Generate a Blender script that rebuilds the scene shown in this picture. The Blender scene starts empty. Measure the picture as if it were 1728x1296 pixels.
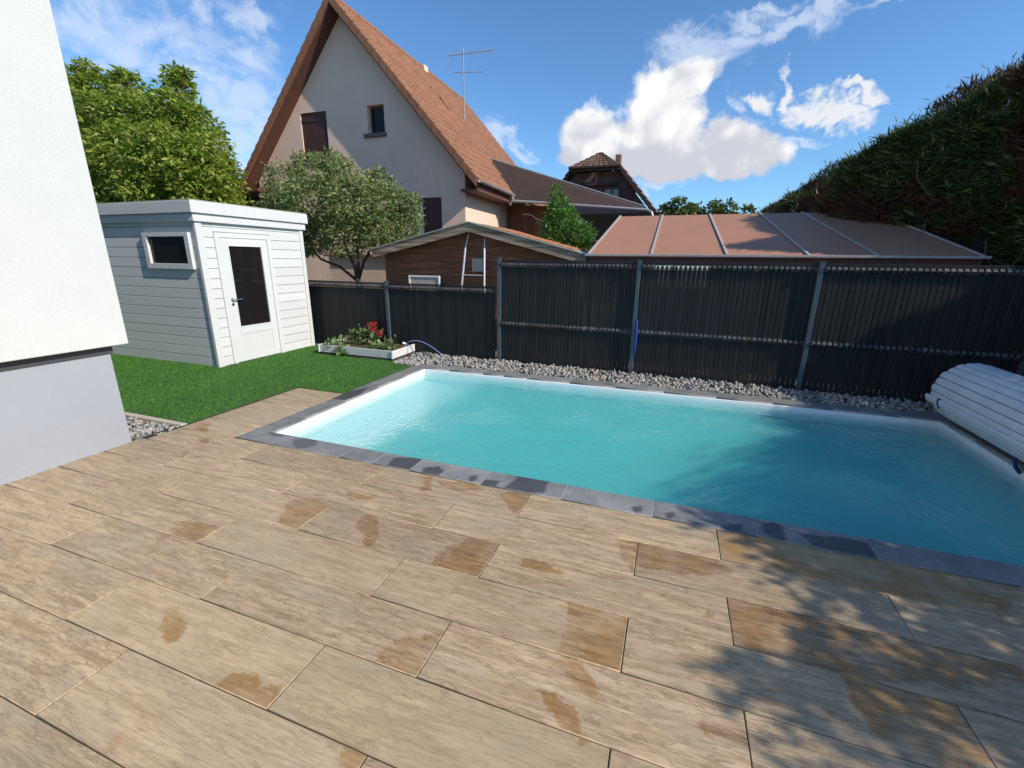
import bpy, math, random
import numpy as np
from mathutils import Vector, Matrix
C = bpy.context.scene.collection
S = bpy.context.scene
rad = math.radians
random.seed(7); RNG = np.random.default_rng(11)

# ---------------------------------------------------------------- camera
cam = bpy.data.cameras.new('camera'); camo = bpy.data.objects.new('camera', cam); C.objects.link(camo)
right = Vector((0.9411669, 0.3377966, 0.0099159)); down = Vector((0.10098303, -0.25311471, -0.96215143)); fwd = Vector((-0.32250163, 0.90654641, -0.27233492))
M = Matrix((right, -down, -fwd)).transposed().to_4x4(); M.translation = (0, 0, 1.589)
camo.matrix_world = M
cam.sensor_width = 36; cam.lens = 742.73/1728*36; cam.clip_start = .05; cam.clip_end = 600
S.camera = camo

# ---------------------------------------------------------------- world, sun, exposure
SUN = Vector((5, -1.0, 3.5)).normalized()
EL = math.asin(SUN.z); AZ = math.atan2(SUN.x, SUN.y)
S.view_settings.view_transform = 'Standard'; S.view_settings.look = 'None'
S.view_settings.exposure = 0.38; S.view_settings.gamma = 1; S.view_settings.use_curve_mapping = False
S.cycles.volume_bounces = 3; S.cycles.max_bounces = 8; S.cycles.transparent_max_bounces = 12
W = bpy.data.worlds.new("World"); S.world = W; W.use_nodes = True

class NT:
    def __init__(s, tree): s.t = tree; s.n = tree.nodes; s.l = tree.links
    def __call__(s, typ, _in=None, **kw):
        nd = s.n.new(typ)
        for k, v in kw.items(): setattr(nd, k, v)
        if _in:
            for k, v in _in.items():
                sock = nd.inputs[k]
                if isinstance(v, bpy.types.NodeSocket): s.l.new(v, sock)
                elif v is not None:
                    if isinstance(v, (tuple, list)) and len(v) == 3 and sock.type == 'RGBA': v = (*v, 1)
                    sock.default_value = v
        return nd
    def math(s, op, a, b=0.0, c=0.0, clamp=False):
        return s('ShaderNodeMath', {0: a, 1: b, 2: c}, operation=op, use_clamp=clamp).outputs[0]
    def vec(s, op, a, b=None, out=0):
        d = {0: a}
        if b is not None: d[1] = b
        return s('ShaderNodeVectorMath', d, operation=op).outputs[out]
    def dot(s, a, b): return s.vec('DOT_PRODUCT', a, b, 'Value')
    def mixc(s, f, a, b, blend='MIX'):
        nd = s('ShaderNodeMix', data_type='RGBA', blend_type=blend)
        for i, v in ((0, f), (6, a), (7, b)):
            if isinstance(v, bpy.types.NodeSocket): s.l.new(v, nd.inputs[i])
            else: nd.inputs[i].default_value = (*v, 1) if isinstance(v, (tuple, list)) and len(v) == 3 else v
        return nd.outputs[2]
    def noise(s, vec, scale, detail=4, rough=.55, dist=0., out=0, dim='3D'):
        return s('ShaderNodeTexNoise', {'Vector': vec, 'Scale': scale, 'Detail': detail, 'Roughness': rough, 'Distortion': dist}, noise_dimensions=dim).outputs[out]
    def ss(s, v, a, b, lo=0., hi=1.):
        return s('ShaderNodeMapRange', {0: v, 1: a, 2: b, 3: lo, 4: hi}, interpolation_type='SMOOTHSTEP').outputs[0]
    def lin(s, v, a, b, lo=0., hi=1.):
        return s('ShaderNodeMapRange', {0: v, 1: a, 2: b, 3: lo, 4: hi}).outputs[0]

def build_world():
    t = NT(W.node_tree); t.n.clear()
    out = t('ShaderNodeOutputWorld'); bg = t('ShaderNodeBackground', {'Strength': .135})
    sky = t('ShaderNodeTexSky', sky_type='NISHITA', sun_disc=False, sun_elevation=EL, sun_rotation=AZ, air_density=1.0, dust_density=.3, ozone_density=2.6, altitude=200)
    D = t.vec('NORMALIZE', t('ShaderNodeTexCoord').outputs['Generated'])
    sp = t('ShaderNodeSeparateXYZ', {0: D})
    az = t.math('MULTIPLY', t.math('ARCTAN2', sp.outputs[0], sp.outputs[1]), 180/math.pi)
    el = t.math('MULTIPLY', t.math('ARCSINE', sp.outputs[2]), 180/math.pi)
    P0 = t('ShaderNodeCombineXYZ', {0: az, 1: el, 2: 1.0}).outputs[0]
    nz = t.noise(D, 14, 7, .6, .3, 1)
    nz = t.vec('SUBTRACT', nz, (.5, .5, .5))
    def field(blobs, amp, extra=None):
        P = t.vec('ADD', P0, t.vec('MULTIPLY', nz, (amp, amp, 0)))
        acc = None
        for (a, b, c, d, e, f) in blobs:
            u = t.dot(P, (a, b, c)); v = t.dot(P, (d, e, f))
            L = t('ShaderNodeVectorMath', {0: t('ShaderNodeCombineXYZ', {0: u, 1: v}).outputs[0]}, operation='LENGTH').outputs['Value']
            acc = L if acc is None else t('ShaderNodeMath', {0: acc, 1: L, 2: .14}, operation='SMOOTH_MIN').outputs[0]
        return acc
    CUM = [(0.1908,0.0191,0.4448,0.0229,0.3623,-4.5975), (0.2138,0.0259,-0.5515,0.0544,0.8028,-8.7031), (0.2329,-0.0313,-1.0523,0.1443,0.4223,-5.814), (0.4187,0.0564,-2.0897,0.0419,0.4933,-6.3653), (0.175,0.0192,0.0017,0.0275,0.4407,-4.8444), (0.2252,0.227,-2.7469,-0.1725,0.2363,-3.6105), (0.2727,0.0845,-0.331,-0.0201,0.2498,-3.9197), (0.2199,0.143,-2.2486,-0.1497,0.487,-8.897), (0.2135,0.0207,0.6426,0.0151,0.2594,-3.2217), (0.2724,0.0735,1.8679,-0.0452,0.3866,-5.803), (0.4187,0.022,4.8311,0.0137,0.6713,-7.5193), (0.3163,0.0413,-1.5072,0.0635,0.9761,-9.6365), (0.2056,0.0412,-0.1766,-0.0233,0.7638,-7.3526), (0.2563,0.0212,1.3996,0.0225,0.5646,-5.899)]
    CIR = [(0.2175,0.1226,-2.1938,-0.1292,0.7097,-15.1514), (0.2577,0.1195,-3.3784,-0.0638,0.8204,-17.1125), (0.3046,0.1426,-5.4208,-0.0644,1.0986,-22.3852), (0.5568,0.3151,-12.597,-0.1843,1.358,-26.8751), (0.2018,0.0772,-1.55,-0.0471,0.8183,-16.0749), (0.3033,0.1186,0.9262,-0.2607,1.4691,-26.3329), (0.8718,0.1395,-8.4791,0.1295,1.0314,-17.2222), (1.403,1.0242,-22.6099,-0.4526,0.9877,-12.7343), (0.5739,0.0955,-7.2047,0.2305,2.159,-27.325), (0.2618,0.0251,0.6223,0.0764,2.043,-16.8097), (0.4301,0.225,-11.288,-0.1532,1.9363,-38.3018), (0.3384,0.1269,-4.6252,0.0369,1.6544,-37.5368), (0.3119,-0.4303,12.4392,0.786,0.7861,6.0085), (0.3654,-0.3481,11.3127,0.9193,1.2837,2.365), (0.2727,-0.1201,17.729,0.0184,0.387,-5.9047), (0.2147,-0.0761,12.6583,-0.0147,0.5118,-10.4014), (0.2724,-0.1172,14.9734,0.0477,0.5433,-7.6604), (0.2282,-0.0384,12.4494,-0.1312,0.7581,-19.6588), (0.2124,0.0531,9.5323,-0.2132,0.4655,-17.3203), (0.3017,-0.0408,14.6501,-0.0447,0.3935,-7.0759), (0.5175,-0.1036,32.3998,-0.1809,0.8224,-23.4168), (0.6553,-0.1187,38.0728,-0.1992,1.0441,-27.1118), (0.3861,-0.0587,19.0684,-0.1376,0.8043,-23.8028), (0.446,-0.0944,28.3412,-0.1387,0.5419,-18.2958), (0.472,-0.0676,24.0776,-0.0479,0.4734,-6.8434), (0.4284,-0.0757,23.441,-0.2052,1.0007,-31.4321)]
    CU2 = [(0.5293,-0.0013,-6.0057,0.2328,0.7637,-13.6684), (0.4793,0.0862,-7.2742,0.1737,1.2936,-19.2024), (0.4699,0.0504,-7.5946,0.4274,1.7172,-31.8112), (1.5681,0.5515,-23.9798,-0.0191,0.7317,-11.6707), (0.5599,0.1949,-10.4113,-0.0527,1.2543,-16.0199), (0.7942,0.1256,-7.4068,0.1416,1.1417,-19.0499)]
    f1 = field(CUM, 3.6); f2 = field(CIR, 9.0)
    f3 = field(CU2, 8.0)
    nb = t.noise(D, 20, 8, .58, .2); nlow = t.noise(D, 7, 3, .5, .2); nb2 = t.noise(D, 60, 5, .6)
    bil = t('ShaderNodeTexVoronoi', {'Vector': t.vec('ADD', D, t.vec('MULTIPLY', nz, (.05, .05, .05))), 'Scale': 26., 'Smoothness': .6}, feature='SMOOTH_F1').outputs['Distance']
    # cumulus
    d1 = t.math('ADD', f1, t.math('MULTIPLY', t.math('ADD', t.math('SUBTRACT', nb, .5), t.math('MULTIPLY', t.math('SUBTRACT', bil, .4), -.35)), -.85))
    a1 = t.ss(d1, 1.16, .74)
    a3 = t.ss(t.math('ADD', f3, t.math('MULTIPLY', t.math('SUBTRACT', t.noise(D, 26, 9, .66, .6), .5), -2.2)), 1.35, .35, 0, .92)
    shade = t.math('ADD', t.math('MULTIPLY', t.math('SUBTRACT', nb, .5), 1.0), t.math('ADD', t.math('MULTIPLY', bil, -.9), t.math('MULTIPLY', t.math('SUBTRACT', nlow, .5), 2.6)))
    shade = t.math('ADD', shade, t.lin(el, 8, 17, -.6, .55))
    c1 = t.mixc(t.ss(shade, -.75, .05), (3.6, 3.7, 4.15), (5.75, 5.75, 5.7))
    # thin high cloud
    Ds = t.vec('MULTIPLY', D, (1, 1, 2.2))
    nc = t.noise(Ds, 9, 9, .62, .7)
    d2 = t.math('ADD', f2, t.math('MULTIPLY', t.math('SUBTRACT', nc, .5), -2.6))
    a2 = t.ss(d2, 1.35, .0, 0, .6)
    skyc = t.mixc(1.0, sky.outputs[0], (.58, .83, 1.02), 'MULTIPLY')
    col = t.mixc(a2, skyc, (4.5, 5.0, 5.9))
    col = t.mixc(a1, col, c1)
    col = t.mixc(a3, col, (5.15, 5.15, 5.35))
    t.l.new(col, bg.inputs[0]); t.l.new(bg.outputs[0], out.inputs[0])
build_world()
sl = bpy.data.lights.new('sun', 'SUN'); sl.energy = 3.9; sl.angle = rad(.5); sl.color = (1, .92, .79)
so = bpy.data.objects.new('sun', sl); C.objects.link(so); so.rotation_euler = SUN.to_track_quat('Z', 'Y').to_euler()

# ---------------------------------------------------------------- materials
def new_mat(name):
    m = bpy.data.materials.new(name); m.use_nodes = True; t = NT(m.node_tree)
    b = t.n['Principled BSDF']; return m, t, b
def bump(t, b, h, strength=.3, dist=.01):
    bn = t('ShaderNodeBump', {'Height': h, 'Strength': strength, 'Distance': dist}); t.l.new(bn.outputs[0], b.inputs['Normal']); return bn
def sock(t, b, name, v):
    if isinstance(v, bpy.types.NodeSocket): t.l.new(v, b.inputs[name])
    else: b.inputs[name].default_value = (*v, 1) if isinstance(v, (tuple, list)) and len(v) == 3 else v
def pos(t): return t('ShaderNodeNewGeometry').outputs['Position']
def isl(t): return t('ShaderNodeNewGeometry').outputs['Random Per Island']

def plain(name, c, rough=.6, var=.12, scale=8, bmp=.15, bscale=60, metal=0, stretch=(1, 1, 1), spec=.5, island=0., fine=.0, coat=0):
    m, t, b = new_mat(name); p = t.vec('MULTIPLY', pos(t), stretch)
    n = t.noise(p, scale, 5, .6)
    f = t.lin(n, .25, .75, 1-var, 1+var)
    if island: f = t.math('MULTIPLY', f, t.lin(isl(t), 0, 1, 1-island, 1+island))
    if fine: f = t.math('MULTIPLY', f, t.lin(t.noise(p, bscale*2, 3, .7), .3, .7, 1-fine, 1+fine))
    col = t.mixc(1.0, c, t('ShaderNodeCombineColor', {0: f, 1: f, 2: f}).outputs[0], 'MULTIPLY')
    sock(t, b, 'Base Color', col); b.inputs['Roughness'].default_value = rough; b.inputs['Metallic'].default_value = metal
    b.inputs['Specular IOR Level'].default_value = spec; b.inputs['Coat Weight'].default_value = coat
    if bmp: bump(t, b, t.noise(p, bscale, 4, .6), bmp, .01)
    return m

def leafmat(name, c1, c2, c3=None, brown=None, bthr=.62, bscale=.7, trans=.35, rough=.5):
    m, t, b = new_mat(name); r = isl(t)
    col = t.mixc(r, c1, c2)
    if c3: col = t.mixc(t.math('GREATER_THAN', r, .86), col, c3)
    if brown:
        n = t.noise(pos(t), bscale, 3, .6); col = t.mixc(t.ss(n, bthr-.05, bthr+.05), col, brown)
    dif = b; sock(t, b, 'Base Color', col); b.inputs['Roughness'].default_value = rough; b.inputs['Specular IOR Level'].default_value = .35
    tr = t('ShaderNodeBsdfTranslucent', {'Color': t.mixc(1, col, (1.2, 1.25, .55), 'MULTIPLY')})
    mx = t('ShaderNodeMixShader', {0: trans, 1: b.outputs[0], 2: tr.outputs[0]})
    t.l.new(mx.outputs[0], t.n['Material Output'].inputs[0]); return m

def tile_mat():
    m, t, b = new_mat('wood_look_tile'); P = pos(t)
    r = t('ShaderNodeAttribute', attribute_name='tint').outputs['Fac']
    wet0 = t('ShaderNodeAttribute', attribute_name='wet').outputs['Fac']
    off = t('ShaderNodeCombineXYZ', {0: t.math('MULTIPLY', r, 37.), 1: t.math('MULTIPLY', r, 91.), 2: t.math('MULTIPLY', r, 13.)}).outputs[0]
    Q = t.vec('ADD', P, off)
    n1 = t.noise(t.vec('MULTIPLY', Q, (.9, 5.5, 1)), 1.2, 3, .5, .8)
    rings = t.math('ABSOLUTE', t.math('SINE', t.math('MULTIPLY', n1, 46.)))
    rings = t.ss(rings, .32, .0)
    n3 = t.noise(t.vec('MULTIPLY', Q, (1.3, 9, 1)), 2.2, 6, .68, .5)
    vein = t.ss(t.math('ABSOLUTE', t.math('SUBTRACT', n3, .5)), .030, .0)
    streak = t.noise(t.vec('MULTIPLY', Q, (1.2, 12, 1)), 2.4, 8, .72, .3)
    blotch = t.noise(t.vec('MULTIPLY', Q, (1.2, 3.0, 1)), 2.2, 4, .6, .4)
    fine = t.noise(t.vec('MULTIPLY', Q, (7, 95, 1)), 2, 5, .75, .2)
    dry = t.mixc(t.ss(streak, .30, .66), (.315, .215, .118), (.56, .415, .262))
    dry = t.mixc(t.ss(blotch, .42, .74, 0, .75), dry, (.375, .295, .205))
    dry = t.mixc(t.math('MULTIPLY', rings, t.ss(blotch, .62, .38, .05, .5)), dry, (.20, .13, .07))
    dry = t.mixc(t.math('MULTIPLY', vein, .58), dry, (.18, .12, .07))
    dry = t.mixc(t.ss(fine, .50, .70, 0, .75), dry, (.20, .14, .085))
    dry = t.mixc(t.ss(fine, .45, .30, 0, .35), dry, (.66, .53, .37))
    kn = t('ShaderNodeTexVoronoi', {'Vector': t.vec('MULTIPLY', Q, (1, 2.2, 1)), 'Scale': 1.7}).outputs['Distance']
    dry = t.mixc(t.ss(kn, .09, .02, 0, .55), dry, (.22, .15, .095))
    g = t.lin(r, 0, 1, .87, 1.09)
    dry = t.mixc(1, dry, t('ShaderNodeCombineColor', {0: g, 1: g, 2: g}).outputs[0], 'MULTIPLY')
    dry = t.mixc(t.ss(t.math('FRACT', t.math('MULTIPLY', r, 7.3)), .5, 1., 0, .35), dry, (.50, .38, .22))
    wn = t.math('ADD', t.noise(P, 8, 7, .7, .6), t.math('MULTIPLY', t.noise(P, 60, 3, .6), .25))
    sd = t.math('ADD', wet0, t.math('MULTIPLY', t.math('SUBTRACT', wn, .635), .15))
    wet = t.ss(sd, -.006, .012)
    rimw = t.math('SUBTRACT', t.ss(sd, -.016, -.004), wet)
    wc = t.mixc(1, dry, (.74, .585, .385), 'MULTIPLY')
    partial = t.ss(t.noise(P, 4.5, 4, .6), .33, .62, .30, 1.)
    col = t.mixc(t.math('MULTIPLY', wet, partial), dry, wc)
    col = t.mixc(t.math('MULTIPLY', rimw, .25), col, (.4, .3, .2))
    sp_ = t.noise(P, 130, 2, .5); col = t.mixc(t.ss(sp_, .74, .8, 0, .35), col, (.16, .12, .08))
    dust = t.noise(P, 1.1, 5, .6); col = t.mixc(t.ss(dust, .5, .8, 0, .22), col, (.54, .48, .39))
    sock(t, b, 'Base Color', col)
    sock(t, b, 'Roughness', t.lin(wet, 0, 1, .55, .36)); b.inputs['Specular IOR Level'].default_value = .35
    h = t.math('ADD', t.math('MULTIPLY', streak, .6), t.math('MULTIPLY', fine, .5))
    bump(t, b, h, .22, .004); return m

def slate_mat():
    m, t, b = new_mat('slate'); P = pos(t); wet0 = t('ShaderNodeAttribute', attribute_name='wet').outputs['Fac']
    r = t('ShaderNodeAttribute', attribute_name='tint').outputs['Fac']
    n = t.noise(P, 5, 8, .62, .4); n2 = t.noise(P, 55, 4, .65)
    dry = t.mixc(t.ss(n, .3, .7), (.17, .17, .168), (.275, .27, .262))
    dry = t.mixc(t.ss(n2, .4, .75, 0, .5), dry, (.14, .14, .142))
    g = t.lin(r, 0, 1, .85, 1.15); dry = t.mixc(1, dry, t('ShaderNodeCombineColor', {0: g, 1: g, 2: g}).outputs[0], 'MULTIPLY')
    dry = t.mixc(t.ss(t.noise(P, 1.7, 6, .7, .5), .6, .78, 0, .5), dry, (.36, .35, .34))
    sd = t.math('ADD', wet0, t.math('MULTIPLY', t.math('SUBTRACT', t.noise(P, 12, 6, .65), .5), .07))
    wet = t.ss(sd, -.006, .010, 0, .8); rim = t.math('SUBTRACT', t.ss(sd, -.014, -.004), wet)
    col = t.mixc(wet, dry, (.048, .048, .052)); col = t.mixc(t.math('MULTIPLY', rim, .4), col, (.10, .10, .10))
    sock(t, b, 'Base Color', col); sock(t, b, 'Roughness', t.lin(wet, 0, 1, .55, .3))
    bump(t, b, t.math('ADD', n, t.math('MULTIPLY', n2, .4)), .35, .006); return m

def water_mat():
    m, t, b = new_mat('pool_water'); t.n.remove(b); P = pos(t)
    sp = t('ShaderNodeSeparateXYZ', {0: P}); x, y = sp.outputs[0], sp.outputs[1]
    ledge = t.ss(x, -2.2, -3.1)
    n1 = t.noise(P, 9, 4, .55, .5); n2 = t.noise(t.vec('MULTIPLY', P, (1, .8, 1)), 34, 3, .6, .4); n3 = t.noise(P, 2.2, 3, .5)
    patch = t.ss(t.noise(P, .9, 3, .5), .48, .66)
    h = t.math('ADD', t.math('MULTIPLY', n3, .8), t.math('MULTIPLY', n1, .42))
    h = t.math('ADD', h, t.math('MULTIPLY', t.math('MULTIPLY', n2, t.math('ADD', t.math('MULTIPLY', ledge, 7.0), t.math('ADD', .22, t.math('MULTIPLY', patch, .8)))), .35))
    bn = t('ShaderNodeBump', {'Height': h, 'Strength': .7, 'Distance': .05})
    fr = t('ShaderNodeFresnel', {'IOR': 1.33, 'Normal': bn.outputs[0]})
    gl = t('ShaderNodeBsdfGlossy', {'Color': (1, 1, 1), 'Roughness': .03, 'Normal': bn.outputs[0]})
    tr = t('ShaderNodeBsdfTransparent', {'Color': (1, 1, 1)})
    bk = t('ShaderNodeNewGeometry').outputs['Backfacing']; fac = t.math('MULTIPLY', fr.outputs[0], t.math('SUBTRACT', 1., bk))
    mx = t('ShaderNodeMixShader', {0: fac, 1: tr.outputs[0], 2: gl.outputs[0]})
    o = t.n['Material Output']; t.l.new(mx.outputs[0], o.inputs[0])
    ab = t('ShaderNodeVolumeAbsorption', {'Color': (.0, .82, .83), 'Density': 1.5})
    sc = t('ShaderNodeVolumeScatter', {'Color': (.24, .95, .95), 'Density': 2.4, 'Anisotropy': .0})
    ad = t('ShaderNodeAddShader', {0: ab.outputs[0], 1: sc.outputs[0]}); t.l.new(ad.outputs[0], o.inputs[1]); return m

def stone_mat():
    m, t, b = new_mat('gravel_stone'); r = isl(t)
    c = t.mixc(r, (.14, .14, .14), (.44, .43, .41)); c = t.mixc(t.math('GREATER_THAN', t.math('FRACT', t.math('MULTIPLY', r, 17.7)), .8), c, (.44, .38, .31))
    c = t.mixc(t.ss(t.noise(pos(t), 70, 4, .6), .35, .7, 0, .4), c, (.25, .24, .23))
    sock(t, b, 'Base Color', c); b.inputs['Roughness'].default_value = .85; bump(t, b, t.noise(pos(t), 90, 4, .7), .5, .006); return m

def rooftile_mat(name, c1, c2, moss=None):
    m, t, b = new_mat(name); r = isl(t); P = pos(t); n = t.noise(P, 1.2, 5, .6)
    cell = t('ShaderNodeTexWhiteNoise', {'Vector': t.vec('FLOOR', t.vec('MULTIPLY', t('ShaderNodeUVMap').outputs[0], (1, 1, 1)))}, noise_dimensions='2D').outputs[0]
    c = t.mixc(cell, c1, c2); f = t.lin(n, .3, .7, .88, 1.1); c = t.mixc(1, c, t('ShaderNodeCombineColor', {0: f, 1: f, 2: f}).outputs[0], 'MULTIPLY')
    if moss: c = t.mixc(t.ss(t.noise(P, 9, 5, .7), .6, .75, 0, .6), c, moss)
    sock(t, b, 'Base Color', c); b.inputs['Roughness'].default_value = .8; bump(t, b, t.noise(P, 40, 4, .6), .3, .01); return m

def render_mat(name, c, stain=None, bscale=45, bs=.5, streakc=None):
    m, t, b = new_mat(name); P = pos(t); n = t.noise(P, .8, 6, .6, .3); n2 = t.noise(P, bscale, 4, .65)
    f = t.lin(n, .25, .75, .93, 1.06); f = t.math('MULTIPLY', f, t.lin(n2, .3, .7, .93, 1.05))
    col = t.mixc(1, c, t('ShaderNodeCombineColor', {0: f, 1: f, 2: f}).outputs[0], 'MULTIPLY')
    if streakc: col = t.mixc(t.ss(t.noise(t.vec('MULTIPLY', P, (2.5, 2.5, .35)), 1.3, 6, .65), .5, .8, 0, .4), col, streakc)
    sock(t, b, 'Base Color', col); b.inputs['Roughness'].default_value = .9; b.inputs['Specular IOR Level'].default_value = .2
    bump(t, b, n2, bs, .008); return m

def wood_mat(name, c1, c2, axis=0, rough=.7, scale=1., paint=False, island=.12, bs=.3):
    m, t, b = new_mat(name); st = [28, 28, 28]; st[axis] = 1.6
    P = t.vec('ADD', t.vec('MULTIPLY', pos(t), tuple(st)), t('ShaderNodeCombineXYZ', {0: t.math('MULTIPLY', isl(t), 50.), 1: t.math('MULTIPLY', isl(t), 31.)}).outputs[0])
    n = t.noise(P, scale, 6, .65, .4); c = t.mixc(t.ss(n, .3, .72), c1, c2)
    f = t.lin(isl(t), 0, 1, 1-island, 1+island); c = t.mixc(1, c, t('ShaderNodeCombineColor', {0: f, 1: f, 2: f}).outputs[0], 'MULTIPLY')
    sock(t, b, 'Base Color', c); b.inputs['Roughness'].default_value = rough; bump(t, b, n, bs, .004); return m

def turf_mat():
    m, t, b = new_mat('turf_blade'); r = isl(t); c = t.mixc(r, (.036, .135, .015), (.105, .285, .036))
    c = t.mixc(t.math('GREATER_THAN', r, .93), c, (.12, .18, .05))
    n = t.noise(pos(t), 1.5, 4, .6); f = t.lin(n, .3, .7, .8, 1.15); c = t.mixc(1, c, t('ShaderNodeCombineColor', {0: f, 1: f, 2: f}).outputs[0], 'MULTIPLY')
    sock(t, b, 'Base Color', c); b.inputs['Roughness'].default_value = .6; b.inputs['Specular IOR Level'].default_value = .25; return m

MT = dict(
 tile=tile_mat(), slate=slate_mat(), water=water_mat(), stone=stone_mat(), turf=turf_mat(),
 grout=plain('grout', (.045, .034, .026), .9, .2), mortar=plain('mortar', (.42, .40, .37), .9, .15, 20),
 turfbase=plain('turf_backing', (.035, .10, .018), .9, .3, 30), earth=plain('earth', (.12, .10, .07), .95, .3, 6, .5, 20),
 ground=plain('lawn_ground', (.07, .10, .035), .95, .3, .8, .4, 12),
 stucco=render_mat('white_render', (.585, .59, .572), bscale=90, bs=.35, streakc=(.55, .557, .545)),
 plinth=render_mat('plinth_tone', (.335, .35, .385), bscale=140, bs=.12), profile=plain('dark_profile', (.06, .055, .06), .5),  # plinth: grey-blue tone over the whole lower wall
 housewall=render_mat('pink_render', (.82, .56, .435), bscale=22, bs=1., streakc=(.62, .42, .32)),
 shedpaint=wood_mat('white_painted_boards', (.60, .605, .61), (.655, .66, .66), 0, .5, bs=.12, island=.04),
 shedpaint_y=wood_mat('white_painted_trim', (.60, .605, .605), (.65, .655, .65), 1, .5, bs=.12, island=.04),
 glass=plain('dark_glass', (.012, .011, .011), .04, .0, bmp=0, spec=.25),
 steel=plain('brushed_steel', (.6, .6, .58), .3, .05, metal=1, bmp=0), alu=plain('aluminium', (.72, .72, .72), .35, .08, metal=.6, bmp=0),
 slat=plain('anthracite_slat', (.020, .0205, .022), .55, .18, 3, .2, 160, stretch=(8, 8, .6), island=.2, spec=.22), rib_lit=plain('slat_fold', (.075, .077, .08), .5, .1, island=.4),  # folds coloured lighter than the slats, painting in light from above
 rail=plain('dark_coated_metal', (.012, .014, .018), .65, .1, bmp=0), post=plain('blue_grey_coated_metal', (.055, .085, .105), .35, .15, 12, .1),
 liner=plain('pool_liner', (.62, .67, .67), .45, .05, 3, .05), linertop=plain('white_liner_edge', (.82, .83, .84), .4, .04, bmp=0),
 roof=rooftile_mat('terracotta_tile', (.225, .097, .050), (.285, .126, .068), None), roofdark=rooftile_mat('weathered_brown_tile', (.12, .065, .045), (.24, .14, .095), (.10, .09, .06)),
 verge=wood_mat('verge_board', (.085, .032, .022), (.15, .058, .036), 2, .7), brown=wood_mat('dark_brown_shutter', (.055, .018, .014), (.085, .028, .022), 2, .55),
 brownwall=wood_mat('brown_timber_wall', (.13, .05, .03), (.19, .08, .045), 2, .8), darkroof=plain('dark_brown_sheet', (.045, .024, .020), .85, .2, 1.5, .2, 30),
 darktimber=wood_mat('dark_timber', (.035, .025, .022), (.06, .042, .035), 0, .8), gutter=plain('zinc_gutter', (.38, .37, .36), .4, .1, metal=.4, bmp=0),
 larch=wood_mat('stained_larch_boards', (.16, .055, .026), (.40, .155, .065), 0, .7, island=.15), barge=wood_mat('weathered_barge_board', (.13, .080, .050), (.50, .385, .275), 0, .85, scale=.55),
 felt=plain('green_grey_felt', (.34, .36, .28), .9, .2, 3, .4, 40), shingle=plain('orange_shingle', (.52, .21, .11), .85, .15, 4, .4, 50),
 poly=plain('brown_roof_panel', (.40, .19, .112), .6, .07, 2.5, .15, 120, fine=.08), polytrim=plain('light_grey_trim', (.40, .38, .35), .6, .12, 9, .1),
 pvc=plain('white_pvc_slat', (.70, .71, .73), .35, .10, 5, .03, 30), navy=plain('navy_strap', (.01, .03, .16), .5, bmp=0), blue=plain('blue_plastic', (.012, .05, .34), .5, bmp=0),
 hose=plain('blue_grey_hose', (.16, .24, .52), .35, .05, bmp=0), soil=plain('potting_soil', (.10, .065, .04), .95, .4, 30, .8, 60, fine=.3),
 bark=plain('bark', (.10, .075, .055), .9, .3, 8, .8, 40, stretch=(1, 1, .3)), twig=plain('dry_twig', (.20, .155, .11), .9, .2),
 ltree=leafmat('broad_light_leaf', (.12, .20, .025), (.35, .42, .075), (.42, .43, .11), trans=.4), lfruit=leafmat('grey_green_leaf', (.12, .17, .05), (.29, .35, .13), (.36, .36, .17), trans=.3),
 lcon=leafmat('conifer_spray', (.06, .15, .03), (.14, .28, .06), trans=.25), lhedge=leafmat('thuja_spray', (.024, .044, .012), (.090, .130, .036), (.30, .31, .10), brown=(.125, .058, .032), bthr=.515, bscale=.9, trans=.2),
 lfar=leafmat('far_leaf', (.07, .11, .035), (.15, .19, .06), (.25, .24, .09), trans=.25), lplant=leafmat('planter_leaf', (.07, .14, .04), (.22, .32, .11), (.42, .46, .25), trans=.3),
 red=leafmat('red_bract', (.33, .022, .022), (.52, .075, .055), trans=.3), core=plain('dark_core_fill', (.022, .020, .014), .95, .4, 4, .8, 10),  # core: dark fill for the light-blocking boxes inside hedges
 white=plain('white_plastic', (.78, .78, .76), .4, .05, bmp=0), curb=plain('concrete_edging', (.50, .44, .36), .9, .12, 20, .3), dark=plain('dark_interior', (.012, .010, .010), .9, bmp=0),
 string=plain('pale_cable', (.55, .45, .36), .6, bmp=0), winglass=plain('window_glass_bright', (.13, .16, .18), .05, 0, bmp=0, spec=.8), darkrender=render_mat('grey_brown_render', (.16, .135, .12), bscale=14, bs=.3),
)

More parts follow.
